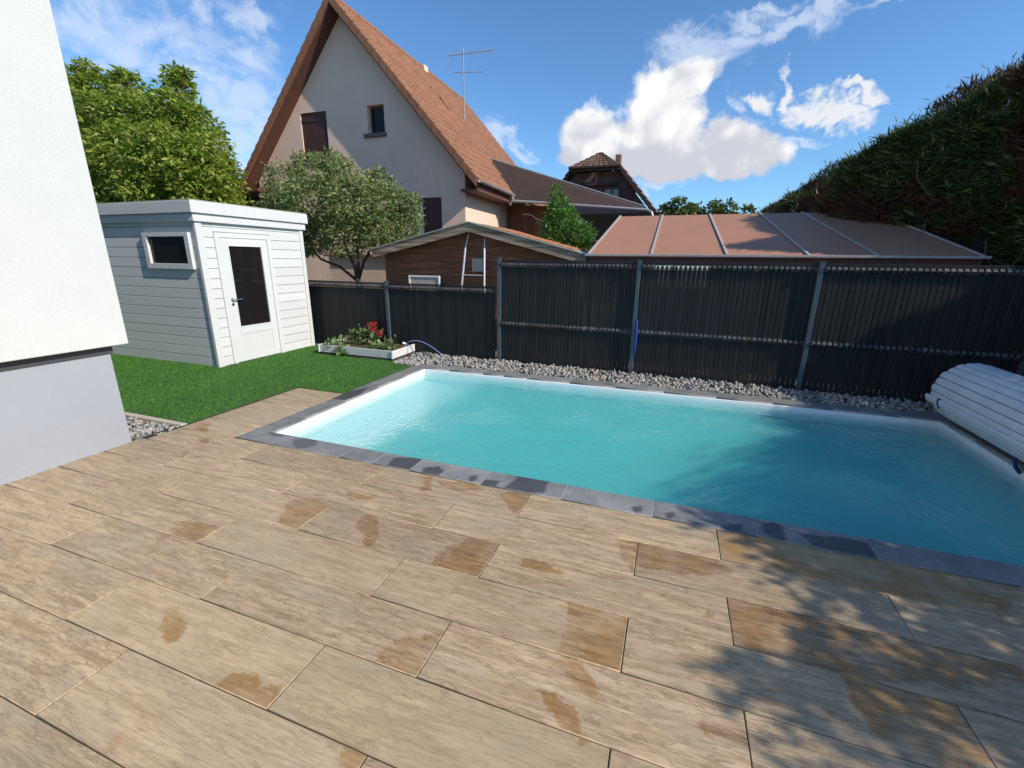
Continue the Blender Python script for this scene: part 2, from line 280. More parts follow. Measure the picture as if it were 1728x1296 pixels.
# ---------------------------------------------------------------- mesh helpers
class MB:
    def __init__(s): s.v = []; s.f = []; s.n = 0
    def add(s, v, f):
        v = np.asarray(v, float); s.v.append(v); n = s.n
        s.f += [tuple(int(i)+n for i in q) for q in f]; s.n += len(v); return s
    def box(s, x0, x1, y0, y1, z0, z1):
        v = [(x, y, z) for z in (z0, z1) for y in (y0, y1) for x in (x0, x1)]
        return s.add(v, [(0, 2, 3, 1), (4, 5, 7, 6), (0, 1, 5, 4), (2, 6, 7, 3), (0, 4, 6, 2), (1, 3, 7, 5)])
    def obox(s, p, q, w, h, up=(0, 0, 1)):     # bar from p to q, width w, height h
        p, q = Vector(p), Vector(q); d = (q-p).normalized(); u = Vector(up); sd = d.cross(u).normalized(); u = sd.cross(d)
        v = [a + sd*i*w/2 + u*j*h/2 for a in (p, q) for j in (-1, 1) for i in (-1, 1)]
        return s.add(v, [(0, 2, 3, 1), (4, 5, 7, 6), (0, 1, 5, 4), (2, 6, 7, 3), (0, 4, 6, 2), (1, 3, 7, 5)])
    def prism(s, poly, ext):
        n = len(poly); e = np.array(ext, float); a = np.array(poly, float)
        return s.add(np.vstack([a, a+e]), [tuple(range(n))[::-1], tuple(range(n, 2*n))] + [(i, (i+1) % n, n+(i+1) % n, n+i) for i in range(n)])
    def tube(s, path, r, seg=8, caps=True):
        path = [Vector(p) for p in path]; n = len(path); rs = r if isinstance(r, (list, tuple)) else [r]*n
        V = []; prev = None
        for i, p in enumerate(path):
            d = (path[min(i+1, n-1)]-path[max(i-1, 0)]).normalized()
            a = d.cross(Vector((0, 0, 1))) if prev is None else prev - d*prev.dot(d)
            if a.length < 1e-3: a = d.cross(Vector((1, 0, 0)))
            a.normalize(); prev = a; b = d.cross(a)
            V += [p + (a*math.cos(2*math.pi*k/seg)+b*math.sin(2*math.pi*k/seg))*rs[i] for k in range(seg)]
        F = [(i*seg+k, i*seg+(k+1) % seg, (i+1)*seg+(k+1) % seg, (i+1)*seg+k) for i in range(n-1) for k in range(seg)]
        if caps: F += [tuple(range(seg))[::-1], tuple(range((n-1)*seg, n*seg))]
        return s.add(V, F)
    def build_each(s, name, mat, parent=None, bevel=0, smooth=False):   # every added piece becomes an object of its own
        n = 0; out = []
        for v in s.v:
            m = MB(); m.v = [v]; m.n = len(v); m.f = [tuple(i-n for i in f) for f in s.f if n <= f[0] < n+len(v)]; n += len(v)
            out.append(m.build(name, mat, parent, smooth=smooth, bevel=bevel))
        return out
    def build(s, name, mat, parent=None, smooth=False, bevel=0, loc=None):
        me = bpy.data.meshes.new(name); V = np.vstack(s.v)
        me.from_pydata(V.tolist(), [], s.f); me.update()
        o = bpy.data.objects.new(name, me); C.objects.link(o); me.materials.append(mat)
        if smooth: me.polygons.foreach_set('use_smooth', [True]*len(me.polygons))
        if parent: o.parent = parent; o.matrix_parent_inverse = parent.matrix_world.inverted() if False else Matrix.Translation(-Vector(parent.location))
        if bevel:
            b = o.modifiers.new('bevel', 'BEVEL'); b.width = bevel; b.segments = 2; b.limit_method = 'ANGLE'
        return o
def np_mesh(name, V, F, mat, parent=None, smooth=False, attrs=None, uv=None):
    me = bpy.data.meshes.new(name); V = np.asarray(V, np.float32); F = np.asarray(F, np.int32); k = F.shape[1]
    me.vertices.add(len(V)); me.vertices.foreach_set('co', V.ravel())
    me.loops.add(F.size); me.loops.foreach_set('vertex_index', F.ravel())
    me.polygons.add(len(F)); me.polygons.foreach_set('loop_start', np.arange(0, F.size, k, dtype=np.int32)); me.polygons.foreach_set('loop_total', np.full(len(F), k, np.int32))
    me.update(calc_edges=True); me.validate()
    for n, a in (attrs or {}).items(): me.attributes.new(n, 'FLOAT', 'POINT').data.foreach_set('value', np.asarray(a, np.float32))
    if uv is not None: me.uv_layers.new(name='UVMap').data.foreach_set('uv', np.asarray(uv, np.float32)[F.ravel()].ravel())
    if smooth: me.polygons.foreach_set('use_smooth', [True]*len(me.polygons))
    o = bpy.data.objects.new(name, me); C.objects.link(o); me.materials.append(mat)
    if parent: o.parent = parent; o.matrix_parent_inverse = Matrix.Translation(-Vector(parent.location))
    return o
def tag(o, label=None, cat=None, group=None, kind=None):
    for k, v in (('label', label), ('category', cat), ('group', group), ('kind', kind)):
        if v: o[k] = v
    return o
def thing(name, loc, label, cat, group=None):
    o = bpy.data.objects.new(name, None); C.objects.link(o); o.location = loc; o.empty_display_size = .2
    return tag(o, label, cat, group)
def struct(o): o['kind'] = 'structure'; return o
def polysdf(P, poly):       # signed distance, positive inside
    P = np.asarray(P); poly = np.asarray(poly); d = np.full(len(P), 1e9); ins = np.zeros(len(P), bool)
    for i in range(len(poly)):
        a, b = poly[i], poly[(i+1) % len(poly)]; ab = b-a; ap = P-a
        h = np.clip((ap@ab)/max(ab@ab, 1e-12), 0, 1); d = np.minimum(d, np.linalg.norm(ap-h[:, None]*ab, axis=1))
        c = ((a[1] > P[:, 1]) != (b[1] > P[:, 1])); xx = a[0]+(P[:, 1]-a[1])*ab[0]/(ab[1] if abs(ab[1]) > 1e-9 else 1e-9)
        ins ^= c & (P[:, 0] < xx)
    return np.where(ins, d, -d)
def leaves(centers, size, aspect=.5, up=0.0, droop=0.0, rng=RNG, sizevar=.35, fold=.25, outward=None, ow=0.):
    n = len(centers); d = rng.normal(size=(n, 3)); d[:, 2] = d[:, 2]*.6 - droop
    if outward is not None: d += outward*ow
    d /= np.linalg.norm(d, axis=1)[:, None]
    nn = rng.normal(size=(n, 3)); nn[:, 2] += up; sd = np.cross(d, nn); sd /= np.linalg.norm(sd, axis=1)[:, None]+1e-9
    nn = np.cross(sd, d); L = size*(1+sizevar*rng.normal(size=n))[:, None]; Wd = L*aspect*.5; c = np.asarray(centers)
    v0 = c; v1 = c+d*L*.45+sd*Wd-nn*Wd*fold; v2 = c+d*L; v3 = c+d*L*.45-sd*Wd-nn*Wd*fold
    V = np.stack([v0, v1, v2, v3], 1).reshape(-1, 3); F = np.arange(4*n).reshape(n, 4); return V, F
def lobe_pts(lobes, dens, rng=RNG, shell=.55, clump=.35):
    out = []; outd = []
    for (x, y, z, r) in lobes:
        # clumps on the lobe's shell, leaves round each clump
        nc = max(6, int(dens*r*r*.09)); u = rng.normal(size=(nc, 3)); u /= np.linalg.norm(u, axis=1)[:, None]
        rr = r*(shell+(1.12-shell)*rng.random(nc)**.6); cc = np.array([x, y, z])+u*rr[:, None]*np.array([1.1, 1, 1])
        m = max(8, int(dens*r*r/nc)); k = rng.integers(0, nc, nc*m); p = cc[k]+rng.normal(size=(nc*m, 3))*r*clump*.42*np.array([1, 1, .7])
        out.append(p); outd.append(p-np.array([x, y, z]))
    P = np.vstack(out); D = np.vstack(outd); D /= np.linalg.norm(D, axis=1)[:, None]+1e-9; return P, D

# ================================================================ ground and deck
TW, TL, TY0 = .30104, 1.2, .5516
def inside_rect(x, y, r): return r[0] <= x <= r[1] and r[2] <= y <= r[3]
STAINS = [[(-2.32,1.99),(-2.2,2.06),(-2.03,2.05),(-2.0,1.85),(-2.03,1.76),(-2.13,1.78)], [(-2.02,2.22),(-1.96,2.24),(-1.81,2.24),(-1.77,2.21),(-1.87,2.18),(-1.97,2.18)], [(-1.73,2.0),(-1.68,2.02),(-1.51,1.9),(-1.46,1.82),(-1.5,1.79),(-1.58,1.84),(-1.7,1.89)], [(-1.09,1.78),(-1.07,1.91),(-0.97,2.04),(-0.8,2.04),(-0.8,1.77),(-0.97,1.76)], [(-0.66,1.97),(-0.58,2.0),(-0.38,1.96),(-0.41,1.92),(-0.53,1.9),(-0.62,1.92)], [(-0.14,2.32),(-0.04,2.34),(-0.04,2.06),(-0.09,2.12),(-0.14,2.19)], [(-0.03,2.34),(0.38,2.34),(0.46,2.25),(0.19,2.14),(0.01,2.13),(-0.03,2.16)], [(-0.33,1.73),(-0.04,1.74),(-0.04,1.46),(-0.19,1.47),(-0.32,1.48),(-0.31,1.61)], [(-1.01,1.21),(-0.94,1.32),(-0.82,1.4),(-0.79,1.16),(-0.92,1.16),(-1.01,1.18)], [(-1.53,0.86),(-1.49,0.92),(-1.37,0.94),(-1.25,0.93),(-1.24,0.85),(-1.38,0.85)], [(-2.75,1.53),(-2.72,1.59),(-2.6,1.62),(-2.46,1.62),(-2.44,1.48),(-2.64,1.47)], [(-0.31,1.41),(-0.25,1.43),(-0.12,1.38),(-0.07,1.29),(-0.1,1.28),(-0.23,1.34)], [(-0.34,1.28),(-0.26,1.29),(-0.17,1.22),(-0.12,1.16),(-0.19,1.16),(-0.3,1.22)], [(-0.16,1.15),(-0.1,1.15),(-0.09,1.12),(-0.14,1.11)], [(-1.7,2.64),(-1.59,2.65),(-1.47,2.46),(-1.54,2.43)], [(-1.52,2.6),(-1.27,2.62),(-1.07,2.61),(-1.27,2.53),(-1.45,2.52)], [(-1.03,2.61),(-0.79,2.63),(-0.79,2.37),(-0.9,2.45)], [(0.42,2.64),(0.7,2.66),(0.93,2.63),(1.83,2.64),(1.79,2.56),(1.6,2.37),(0.41,2.36)], [(0.41,2.05),(0.81,2.07),(1.55,2.14),(1.45,1.93),(1.17,1.83),(0.79,1.77),(0.41,1.76)], [(0.78,1.76),(0.91,1.76),(1.05,1.74),(1.15,1.76),(1.15,1.54),(1.01,1.48),(0.83,1.52),(0.8,1.62)], [(-2.56,1.25),(-2.72,1.41),(-2.66,1.45),(-2.59,1.35),(-2.5,1.27)], [(-2.11,1.05),(-2.05,1.09),(-1.89,1.01),(-1.82,0.93),(-1.9,0.92)], [(-3.94,2.55),(-3.78,2.55),(-3.7,2.47),(-3.82,2.45)], [(-4.3,2.78),(-4.16,2.85),(-3.96,2.66),(-4.05,2.63)], [(-3.8,2.3),(-3.71,2.31),(-3.65,2.17),(-3.59,2.08),(-3.68,2.16)], [(-3.34,2.12),(-3.25,2.1),(-3.26,2.04)], [(-0.92,0.82),(-0.8,0.84),(-0.81,0.81),(-0.89,0.79)], [(0.28,1.9),(0.32,1.92),(0.33,1.88),(0.29,1.88)], [(0.08,1.97),(0.13,1.99),(0.12,1.96),(0.09,1.95)], [(0.22,1.36),(0.37,1.39),(0.38,1.31),(0.24,1.3)], [(-4.43,1.45),(-4.27,1.45),(-4.17,1.37),(-4.2,1.36)], [(-0.03,1.58),(0.0,1.58),(0.0,1.55),(-0.02,1.56)], [(-1.67,0.61),(-1.62,0.64),(-1.61,0.6),(-1.6,0.57)]]
SSTAINS = [[(-3.49,2.92),(-3.33,2.94),(-3.22,2.82),(-3.37,2.81)], [(-3.1,2.81),(-2.92,2.88),(-2.8,2.79),(-2.9,2.68)], [(-2.0,2.69),(-2.03,2.82),(-1.81,2.87),(-1.81,2.7),(-1.93,2.69)], [(-1.71,2.74),(-1.61,2.8),(-1.53,2.76),(-1.54,2.68),(-1.67,2.68)], [(-1.3,2.74),(-1.26,2.77),(-1.23,2.72),(-1.27,2.7)], [(-1.17,2.72),(-1.07,2.75),(-1.06,2.7),(-1.14,2.67)], [(-1.01,2.68),(-0.95,2.84),(-0.72,2.86),(-0.71,2.71),(-0.86,2.65)], [(-0.11,2.73),(-0.06,2.77),(-0.04,2.72),(-0.09,2.68)], [(0.1,2.74),(0.16,2.76),(0.16,2.71),(0.11,2.7)], [(0.44,2.71),(0.55,2.77),(0.55,2.7),(0.45,2.65)], [(0.68,2.8),(0.76,2.84),(0.8,2.75),(0.77,2.68),(0.67,2.72)], [(0.88,2.78),(1.1,2.83),(1.33,2.81),(1.23,2.69),(1.0,2.67),(0.92,2.7)], [(-3.6,2.88),(-3.75,3.27),(-3.73,3.48),(-3.64,3.31),(-3.56,2.95)], [(-3.67,3.82),(-3.67,4.17),(-3.52,4.43),(-3.45,4.11),(-3.49,3.75)]]
def slab_grid(rects, zt, th, step, stains, gap=.0):
    """separate slabs (x0,x1,y0,y1) with top grids carrying tint and wet fields"""
    V = []; F = []; A = []; B = []; n0 = 0
    for (x0, x1, y0, y1) in rects:
        nx = max(2, int(round((x1-x0)/step))+1); ny = max(2, int(round((y1-y0)/step))+1)
        X, Y = np.meshgrid(np.linspace(x0, x1, nx), np.linspace(y0, y1, ny)); P = np.stack([X.ravel(), Y.ravel()], 1)
        wet = np.full(len(P), -1.); ctr = np.array([(x0+x1)/2, (y0+y1)/2])
        for poly in stains:
            pa = np.asarray(poly); 
            if pa[:, 0].max() < x0-.1 or pa[:, 0].min() > x1+.1 or pa[:, 1].max() < y0-.1 or pa[:, 1].min() > y1+.1: continue
            cx_, cy_ = pa.mean(0); big = (pa[:, 0].max()-pa[:, 0].min()) > .9
            if not big and not (x0-.02 <= cx_ <= x1+.02 and y0-.02 <= cy_ <= y1+.02): continue
            if big and not (y0-.02 <= cy_ <= y1+.02): continue
            # snap polygon corners that lie near the slab edge onto beyond the edge, so the wet area ends at the joint
            pa = pa.copy()
            for k, (a, b) in enumerate(((x0, x1), (y0, y1))):
                pa[np.abs(pa[:, k]-a) < .035, k] = a-.03; pa[np.abs(pa[:, k]-b) < .035, k] = b+.03
            wet = np.maximum(wet, polysdf(P, pa))
        tint = RNG.random(); z = zt + RNG.normal()*.0006
        N = len(P); V.append(np.column_stack([P, np.full(N, z)])); A.append(np.full(N, tint)); B.append(wet)
        idx = np.arange(N).reshape(ny, nx)
        F.append(np.stack([idx[:-1, :-1], idx[:-1, 1:], idx[1:, 1:], idx[1:, :-1]], -1).reshape(-1, 4)+n0); n0 += N
        # skirt: chamfer then side
        c = [(x0, y0), (x1, y0), (x1, y1), (x0, y1)]; e = .0022
        r0 = [(a, b, z) for a, b in c]; r1 = [(x0-e, y0-e, z-e), (x1+e, y0-e, z-e), (x1+e, y1+e, z-e), (x0-e, y1+e, z-e)]; r2 = [(a, b, z-th) for a, b, _ in r1]
        V.append(np.array(r0+r1+r2)); A.append(np.full(12, tint)); B.append(np.full(12, -1.))
        F.append(np.array([(i+o, (i+1) % 4+o, (i+1) % 4+o+4, i+o+4) for o in (0, 4) for i in range(4)])[:, [0, 3, 2, 1]]+n0); n0 += 12
    return np.vstack(V), np.vstack(F), dict(tint=np.concatenate(A), wet=np.concatenate(B))
def tiles():
    out = []; g = .0048
    for k in range(-9, 12):
        y0 = TY0+TW*k; y1 = y0+TW; base = -3.1987 if k % 2 == 0 else -3.6421
        for n in range(-4, 8):
            x0 = base+TL*n; x1 = x0+TL
            X0 = max(x0, -4.40 if y0 < 2.2 else -4.33)
            X1 = min(x1, 4.3)
            if k >= 7: X1 = min(X1, -3.632)
            if X1-X0 < .05: continue
            yy1 = min(y1, 2.662) if k == 6 else min(y1, 4.12)
            if k >= 7 : X0 = max(X0, -4.37)
            out.append((X0+g/2+.002, X1-g/2-.002, y0+g/2+.002, yy1-g/2-.002))
    return out
V, F, A = slab_grid(tiles(), 0., .02, .022, STAINS)
struct(np_mesh('patio_paving', V, F, MT['tile'], attrs=A))
g = MB(); g.box(-4.42, 4.32, -2.3, 2.665, -.05, -.0045); g.box(-4.372, -3.634, 2.665, 4.13, -.05, -.0045); struct(g.build('paving_joints', MT['grout']))
# ground with a hole for the pool
PX0, PX1, PY0, PY1 = -3.43, 2.83, 2.87, 5.66
g = MB()
for (a, b, c, d) in ((-80, PX0-.1, -60, 120), (PX1+.1, 80, -60, 120), (PX0-.1, PX1+.1, -60, PY0-.1), (PX0-.1, PX1+.1, PY1+.1, 120)): g.add([(a, c, -.06), (b, c, -.06), (b, d, -.06), (a, d, -.06)], [(0, 1, 2, 3)])
struct(g.build('ground', MT['earth']))

# ---------------------------------------------------------------- pool
g = MB(); zb = -1.35; x0, x1, y0, y1 = PX0, PX1, PY0, PY1
g.add([(x0, y0, zb), (x1, y0, zb), (x1, y1, zb), (x0, y1, zb)], [(0, 1, 2, 3)])
for (p, q) in (((x0, y0), (x1, y0)), ((x1, y0), (x1, y1)), ((x1, y1), (x0, y1)), ((x0, y1), (x0, y0))):
    g.add([(*p, zb), (*q, zb), (*q, -.02), (*p, -.02)], [(3, 2, 1, 0)])
g.prism([(x0+.001, y0+.001, zb+.01), (x0+.001, y0+.001, -.20), (-2.95, y0+.001, -.24), (-2.72, y0+.001, -.34), (-2.45, y0+.001, -.62), (-2.0, y0+.001, -1.0), (-1.6, y0+.001, -1.25), (-1.4, y0+.001, zb+.01)], (0, y1-y0-.002, 0))
g.box(2.3, x1-.001, y0+.001, y1-.001, zb+.01, -.55)
struct(g.build('pool_basin', MT['liner'], bevel=.02))
g = MB(); g.box(x0+.002, x0+.034, y0+.002, y1-.002, -.16, -.018); g.box(x0+.045, x1-.002, y1-.03, y1-.002, -.16, -.018); g.box(x1-.04, x1-.002, y0+.002, y1-.03, -.16, -.018); g.box(x0+.045, x1-.04, y0+.002, y0+.012, -.16, -.018)
struct(g.build('pool_rim', MT['linertop'], bevel=.006))
g = MB(); g.box(x0+.0465, x1-.0415, y0+.0135, y1-.0315, zb+.012, -.052); wt = g.build('water', MT['water']); struct(wt)
# coping stones
cs = []; G = .004
def run(a, b, j0, fixed, vert):
    js = sorted([a] + [j for j in j0 if a+.05 < j < b-.05] + [b])
    for p, q in zip(js[:-1], js[1:]): cs.append((fixed[0], fixed[1], p+G, q-G) if vert else (p+G, q-G, fixed[0], fixed[1]))
jx = [-2.46, -2.14]+[-1.79+.605*k for k in range(9)]
run(-3.625, 3.03, jx, (2.668, 2.872), False); run(-3.625, 3.03, [-3.0]+jx, (5.655, 5.865), False)
run(2.876, 5.651, [3.3, 3.9, 4.5, 5.1], (-3.625, -3.425), True); run(2.876, 5.651, [3.3, 3.9, 4.5, 5.1], (2.825, 3.03), True)
V, F, A = slab_grid(cs, .004, .03, .02, SSTAINS); struct(np_mesh('pool_coping', V, F, MT['slate'], attrs=A))
g = MB()
for (a, b, c, d) in ((-3.62, 3.025, 2.673, 2.867), (-3.62, 3.025, 5.66, 5.86), (-3.62, -3.43, 2.867, 5.66), (2.83, 3.025, 2.867, 5.66)): g.box(a, b, c, d, -.05, .0015)
struct(g.build('coping_mortar', MT['mortar']))

# ---------------------------------------------------------------- turf, edging, gravel
g = MB()
TURF = [(-9.5, 2.765), (-4.385, 2.765), (-4.385, 4.125), (-3.65, 4.125), (-3.65, 5.66), (-4.02, 5.74), (-4.02, 5.84), (-5.6, 5.84), (-6.0, 6.6), (-9.5, 6.6)]
g.prism([(x, y, -.05) for x, y in TURF], (0, 0, .052)); struct(g.build('turf_ground', MT['turfbase']))
n = 125000; P = np.column_stack([RNG.uniform(-8.6, -3.6, n), RNG.uniform(2.7, 6.6, n)]); sd = polysdf(P, TURF); keep = (sd > .004) & ~((P[:, 0] < -6.25) & (P[:, 1] > 4.55)) & ~((P[:, 1] > 5.84) & (P[:, 0] > -5.6)); P = P[keep]; n = len(P)
h = RNG.uniform(.010, .024, n); a = RNG.uniform(0, 2*math.pi, n); lean = RNG.normal(0, .012, (n, 2)); w = .0035
b0 = np.column_stack([P+np.column_stack([np.cos(a), np.sin(a)])*w, np.zeros(n)]); b1 = np.column_stack([P-np.column_stack([np.cos(a), np.sin(a)])*w, np.zeros(n)]); tp = np.column_stack([P+lean, h])
tf = np_mesh('grass', np.stack([b0, b1, tp], 1).reshape(-1, 3), np.arange(3*n).reshape(n, 3), MT['turf']); tag(tf, kind='stuff')
g = MB(); g.box(-9.5, -4.38, 2.695, 2.758, -.06, .004); struct(g.build('path_edging', MT['curb'], bevel=.004))
def rocks(name, pts, sz, rng=RNG):
    ico = np.array([(0, 0, -1), (.72, -.53, -.45), (-.28, -.85, -.45), (-.89, 0, -.45), (-.28, .85, -.45), (.72, .53, -.45), (.28, -.85, .45), (-.72, -.53, .45), (-.72, .53, .45), (.28, .85, .45), (.89, 0, .45), (0, 0, 1)])
    fc = np.array([(0, 1, 2), (1, 0, 5), (0, 2, 3), (0, 3, 4), (0, 4, 5), (1, 5, 10), (2, 1, 6), (3, 2, 7), (4, 3, 8), (5, 4, 9), (1, 10, 6), (2, 6, 7), (3, 7, 8), (4, 8, 9), (5, 9, 10), (6, 10, 11), (7, 6, 11), (8, 7, 11), (9, 8, 11), (10, 9, 11)])
    # flip check: winding outward
    V = []; F = []
    for i, p in enumerate(pts):
        s = sz*(0.55+.9*rng.random()); v = ico*(1+.28*rng.normal(size=(12, 1)))*np.array([1, .8, .62])*(1+.2*rng.normal(size=3))*s
        q = rng.normal(size=4); q /= np.linalg.norm(q); w_, x_, y_, z_ = q
        R = np.array([[1-2*(y_*y_+z_*z_), 2*(x_*y_-z_*w_), 2*(x_*z_+y_*w_)], [2*(x_*y_+z_*w_), 1-2*(x_*x_+z_*z_), 2*(y_*z_-x_*w_)], [2*(x_*z_-y_*w_), 2*(y_*z_+x_*w_), 1-2*(x_*x_+y_*y_)]])
        V.append(v@R.T+np.asarray(p)); F.append(fc+12*i)
    return np_mesh(name, np.vstack(V), np.vstack(F)[:, ::1], MT['stone'])
pts = []
def fy(x): return 6.47-.0338*(x+2.52)
for _ in range(7000):
    x = RNG.uniform(-4.05, 4.1); y = RNG.uniform(5.89, fy(x)+.25); t_ = (y-5.87)/(fy(x)-5.87)
    pts.append((x, y, -.03+.035*RNG.random()+.035*min(1, t_*1.5)*RNG.random()))
for _ in range(420): x = RNG.uniform(-4.05, -3.62); y = RNG.uniform(5.74, 5.9); pts.append((x, y, -.02+.03*RNG.random()))
for _ in range(520): pts.append((RNG.uniform(-5.3, -4.345), RNG.uniform(2.2, 2.68), -.045+.04*RNG.random()))
for _ in range(500): pts.append((RNG.uniform(-6.1, -4.0), RNG.uniform(6.45, 6.65), -.03+.03*RNG.random()))
tag(rocks('gravel', pts, .0225), kind='stuff')
g = MB(); g.box(-6.0, 4.3, 6.6, 6.9, -.06, -.055); 

# ================================================================ own house (left)
r = thing('white_house', (-6, 0, 0), 'white rendered house wall over a light grey-blue base, filling the left edge', 'house')
g = MB(); g.box(-12, -4.29, -7, 2.37, .872, 6.4); g.build('upper_wall', MT['stucco'], r, bevel=.006)
g = MB(); g.box(-12, -4.38, -7, 2.27, -.06, .80); g.build('lower_wall', MT['plinth'], r, bevel=.004)
g = MB(); g.box(-11.9, -4.365, -6.9, 2.285, .802, .871); g.build('dark_profile', MT['profile'], r)

# ================================================================ garden shed
r = thing('garden_shed', (-7.3, 5.5, 0), 'white painted wooden garden shed with glazed door on the artificial lawn', 'shed')
SX, SY0, SY1, SXL = -6.22, 4.53, 6.40, -9.0
g = MB(); g.box(SXL+.02, SX-.025, SY0+.025, SY1-.02, .0, 2.1); g.build('inner_shell', MT['shedpaint'], r)
bh = .142
def boards(y0, y1, z0, z1, face, parent_mb):
    k = math.floor(z0/bh)
    while k*bh < z1-.005:
        a = max(z0, k*bh)+.003; b = min(z1, (k+1)*bh)-.003; k += 1
        if b-a < .012: continue
        if face == 'x': parent_mb.box(SX-.024, SX+RNG.uniform(-.001, .001), y0, y1, a, b)
        else: parent_mb.box(y0, y1, SY0+RNG.uniform(-.001, .001), SY0+.024, a, b)
g = MB(); boards(SY0+.03, 4.765, 0, 2.06, 'x', g); boards(5.73, SY1-.02, 0, 2.06, 'x', g); boards(4.765, 5.73, 1.925, 2.06, 'x', g); g.build('front_cladding', MT['shedpaint_y'], r, bevel=.005)
wx0, wx1, wz0, wz1 = -7.29, -6.345, 1.41, 1.905
g = MB(); lo_, hi_ = bh*10, bh*13; boards(SXL, SX-.03, 0, lo_, 'y', g); boards(SXL, wx0+.03, lo_, hi_, 'y', g); boards(wx1-.03, SX-.03, lo_, hi_, 'y', g); boards(wx0+.03, wx1-.03, lo_, wz0+.03, 'y', g); boards(SXL, SX-.03, hi_+.001, 2.06, 'y', g); g.build('side_cladding', MT['shedpaint'], r, bevel=.005)
g = MB(); g.box(SX-.03, SX+.022, SY0-.022, SY0+.075, 0, 2.05); g.box(SX-.02, SX+.02, SY1-.06, SY1+.015, .0, 2.05); g.build_each('corner_trim', MT['shedpaint_y'], r, bevel=.004)
g = MB(); g.box(SXL-.05, SX+.055, SY0-.055, SY1+.055, 2.045, 2.15); g.build('lower_fascia', MT['shedpaint'], r, bevel=.006)
g = MB(); g.box(SXL-.09, SX+.09, SY0-.09, SY1+.09, 2.152, 2.305); g.build('upper_fascia', MT['shedpaint'], r, bevel=.006)
g = MB(); g.box(SXL-.08, SX+.08, SY0-.08, SY1+.08, 2.306, 2.32); g.build('roof', MT['felt'], r)
# door
g = MB()
for (a, b, c, d) in ((4.768, 4.842, .0, 1.92), (5.652, 5.726, .0, 1.92), (4.842, 5.652, 1.852, 1.92)): g.box(SX-.03, SX+.012, a, b, c, d)
g.build('door_frame', MT['shedpaint_y'], r, bevel=.003)
g = MB(); Y0, Y1 = 4.847, 5.647
for (a, b, c, d) in ((Y0, 4.96, .012, 1.847), (5.53, Y1, .012, 1.847), (4.96, 5.53, 1.745, 1.847), (4.96, 5.53, .43, .545), (4.96, 5.53, .012, .10)): g.box(SX-.03, SX+.004, a, b, c, d)
g.box(SX-.03, SX-.004, 4.96, 5.53, .10, .43); door = g.build('door', MT['shedpaint_y'], r, bevel=.003)
g = MB()
for (a, b, c, d) in ((4.952, 4.968, .537, 1.753), (5.522, 5.538, .537, 1.753), (4.968, 5.522, 1.737, 1.753), (4.968, 5.522, .537, .553)): g.box(SX-.01, SX+.010, a, b, c, d)
g.build('glazing_bead', MT['shedpaint_y'], door)
g = MB(); g.box(SX-.022, SX-.012, 4.962, 5.528, .547, 1.743); g.build('glass_pane', MT['glass'], door)
g = MB(); g.tube([(SX+.004, 4.895, .965), (SX+.012, 4.895, .965)], .024, 14); g.tube([(SX+.012, 4.895, .965), (SX+.05, 4.895, .965)], .009, 8); g.tube([(SX+.05, 4.89, .965), (SX+.05, 5.03, .967)], .009, 8)
g.tube([(SX+.004, 4.895, .895), (SX+.013, 4.895, .895)], .022, 14); g.build('handle', MT['steel'], door, smooth=False)
# window
g = MB(); a = .028
for (p, q, s_, t_) in ((wx0, wx0+.085, wz0, wz1), (wx1-.085, wx1, wz0, wz1), (wx0+.085, wx1-.085, wz1-.055, wz1), (wx0+.085, wx1-.085, wz0, wz0+.075)): g.box(p, q, SY0-.045, SY0+.04, s_, t_)
win = g.build('window', MT['shedpaint'], r, bevel=.004)
g = MB(); g.box(wx0+.08, wx1-.08, SY0-.008, SY0-.001, wz0+.07, wz1-.05); g.build('glass_pane', MT['glass'], win)

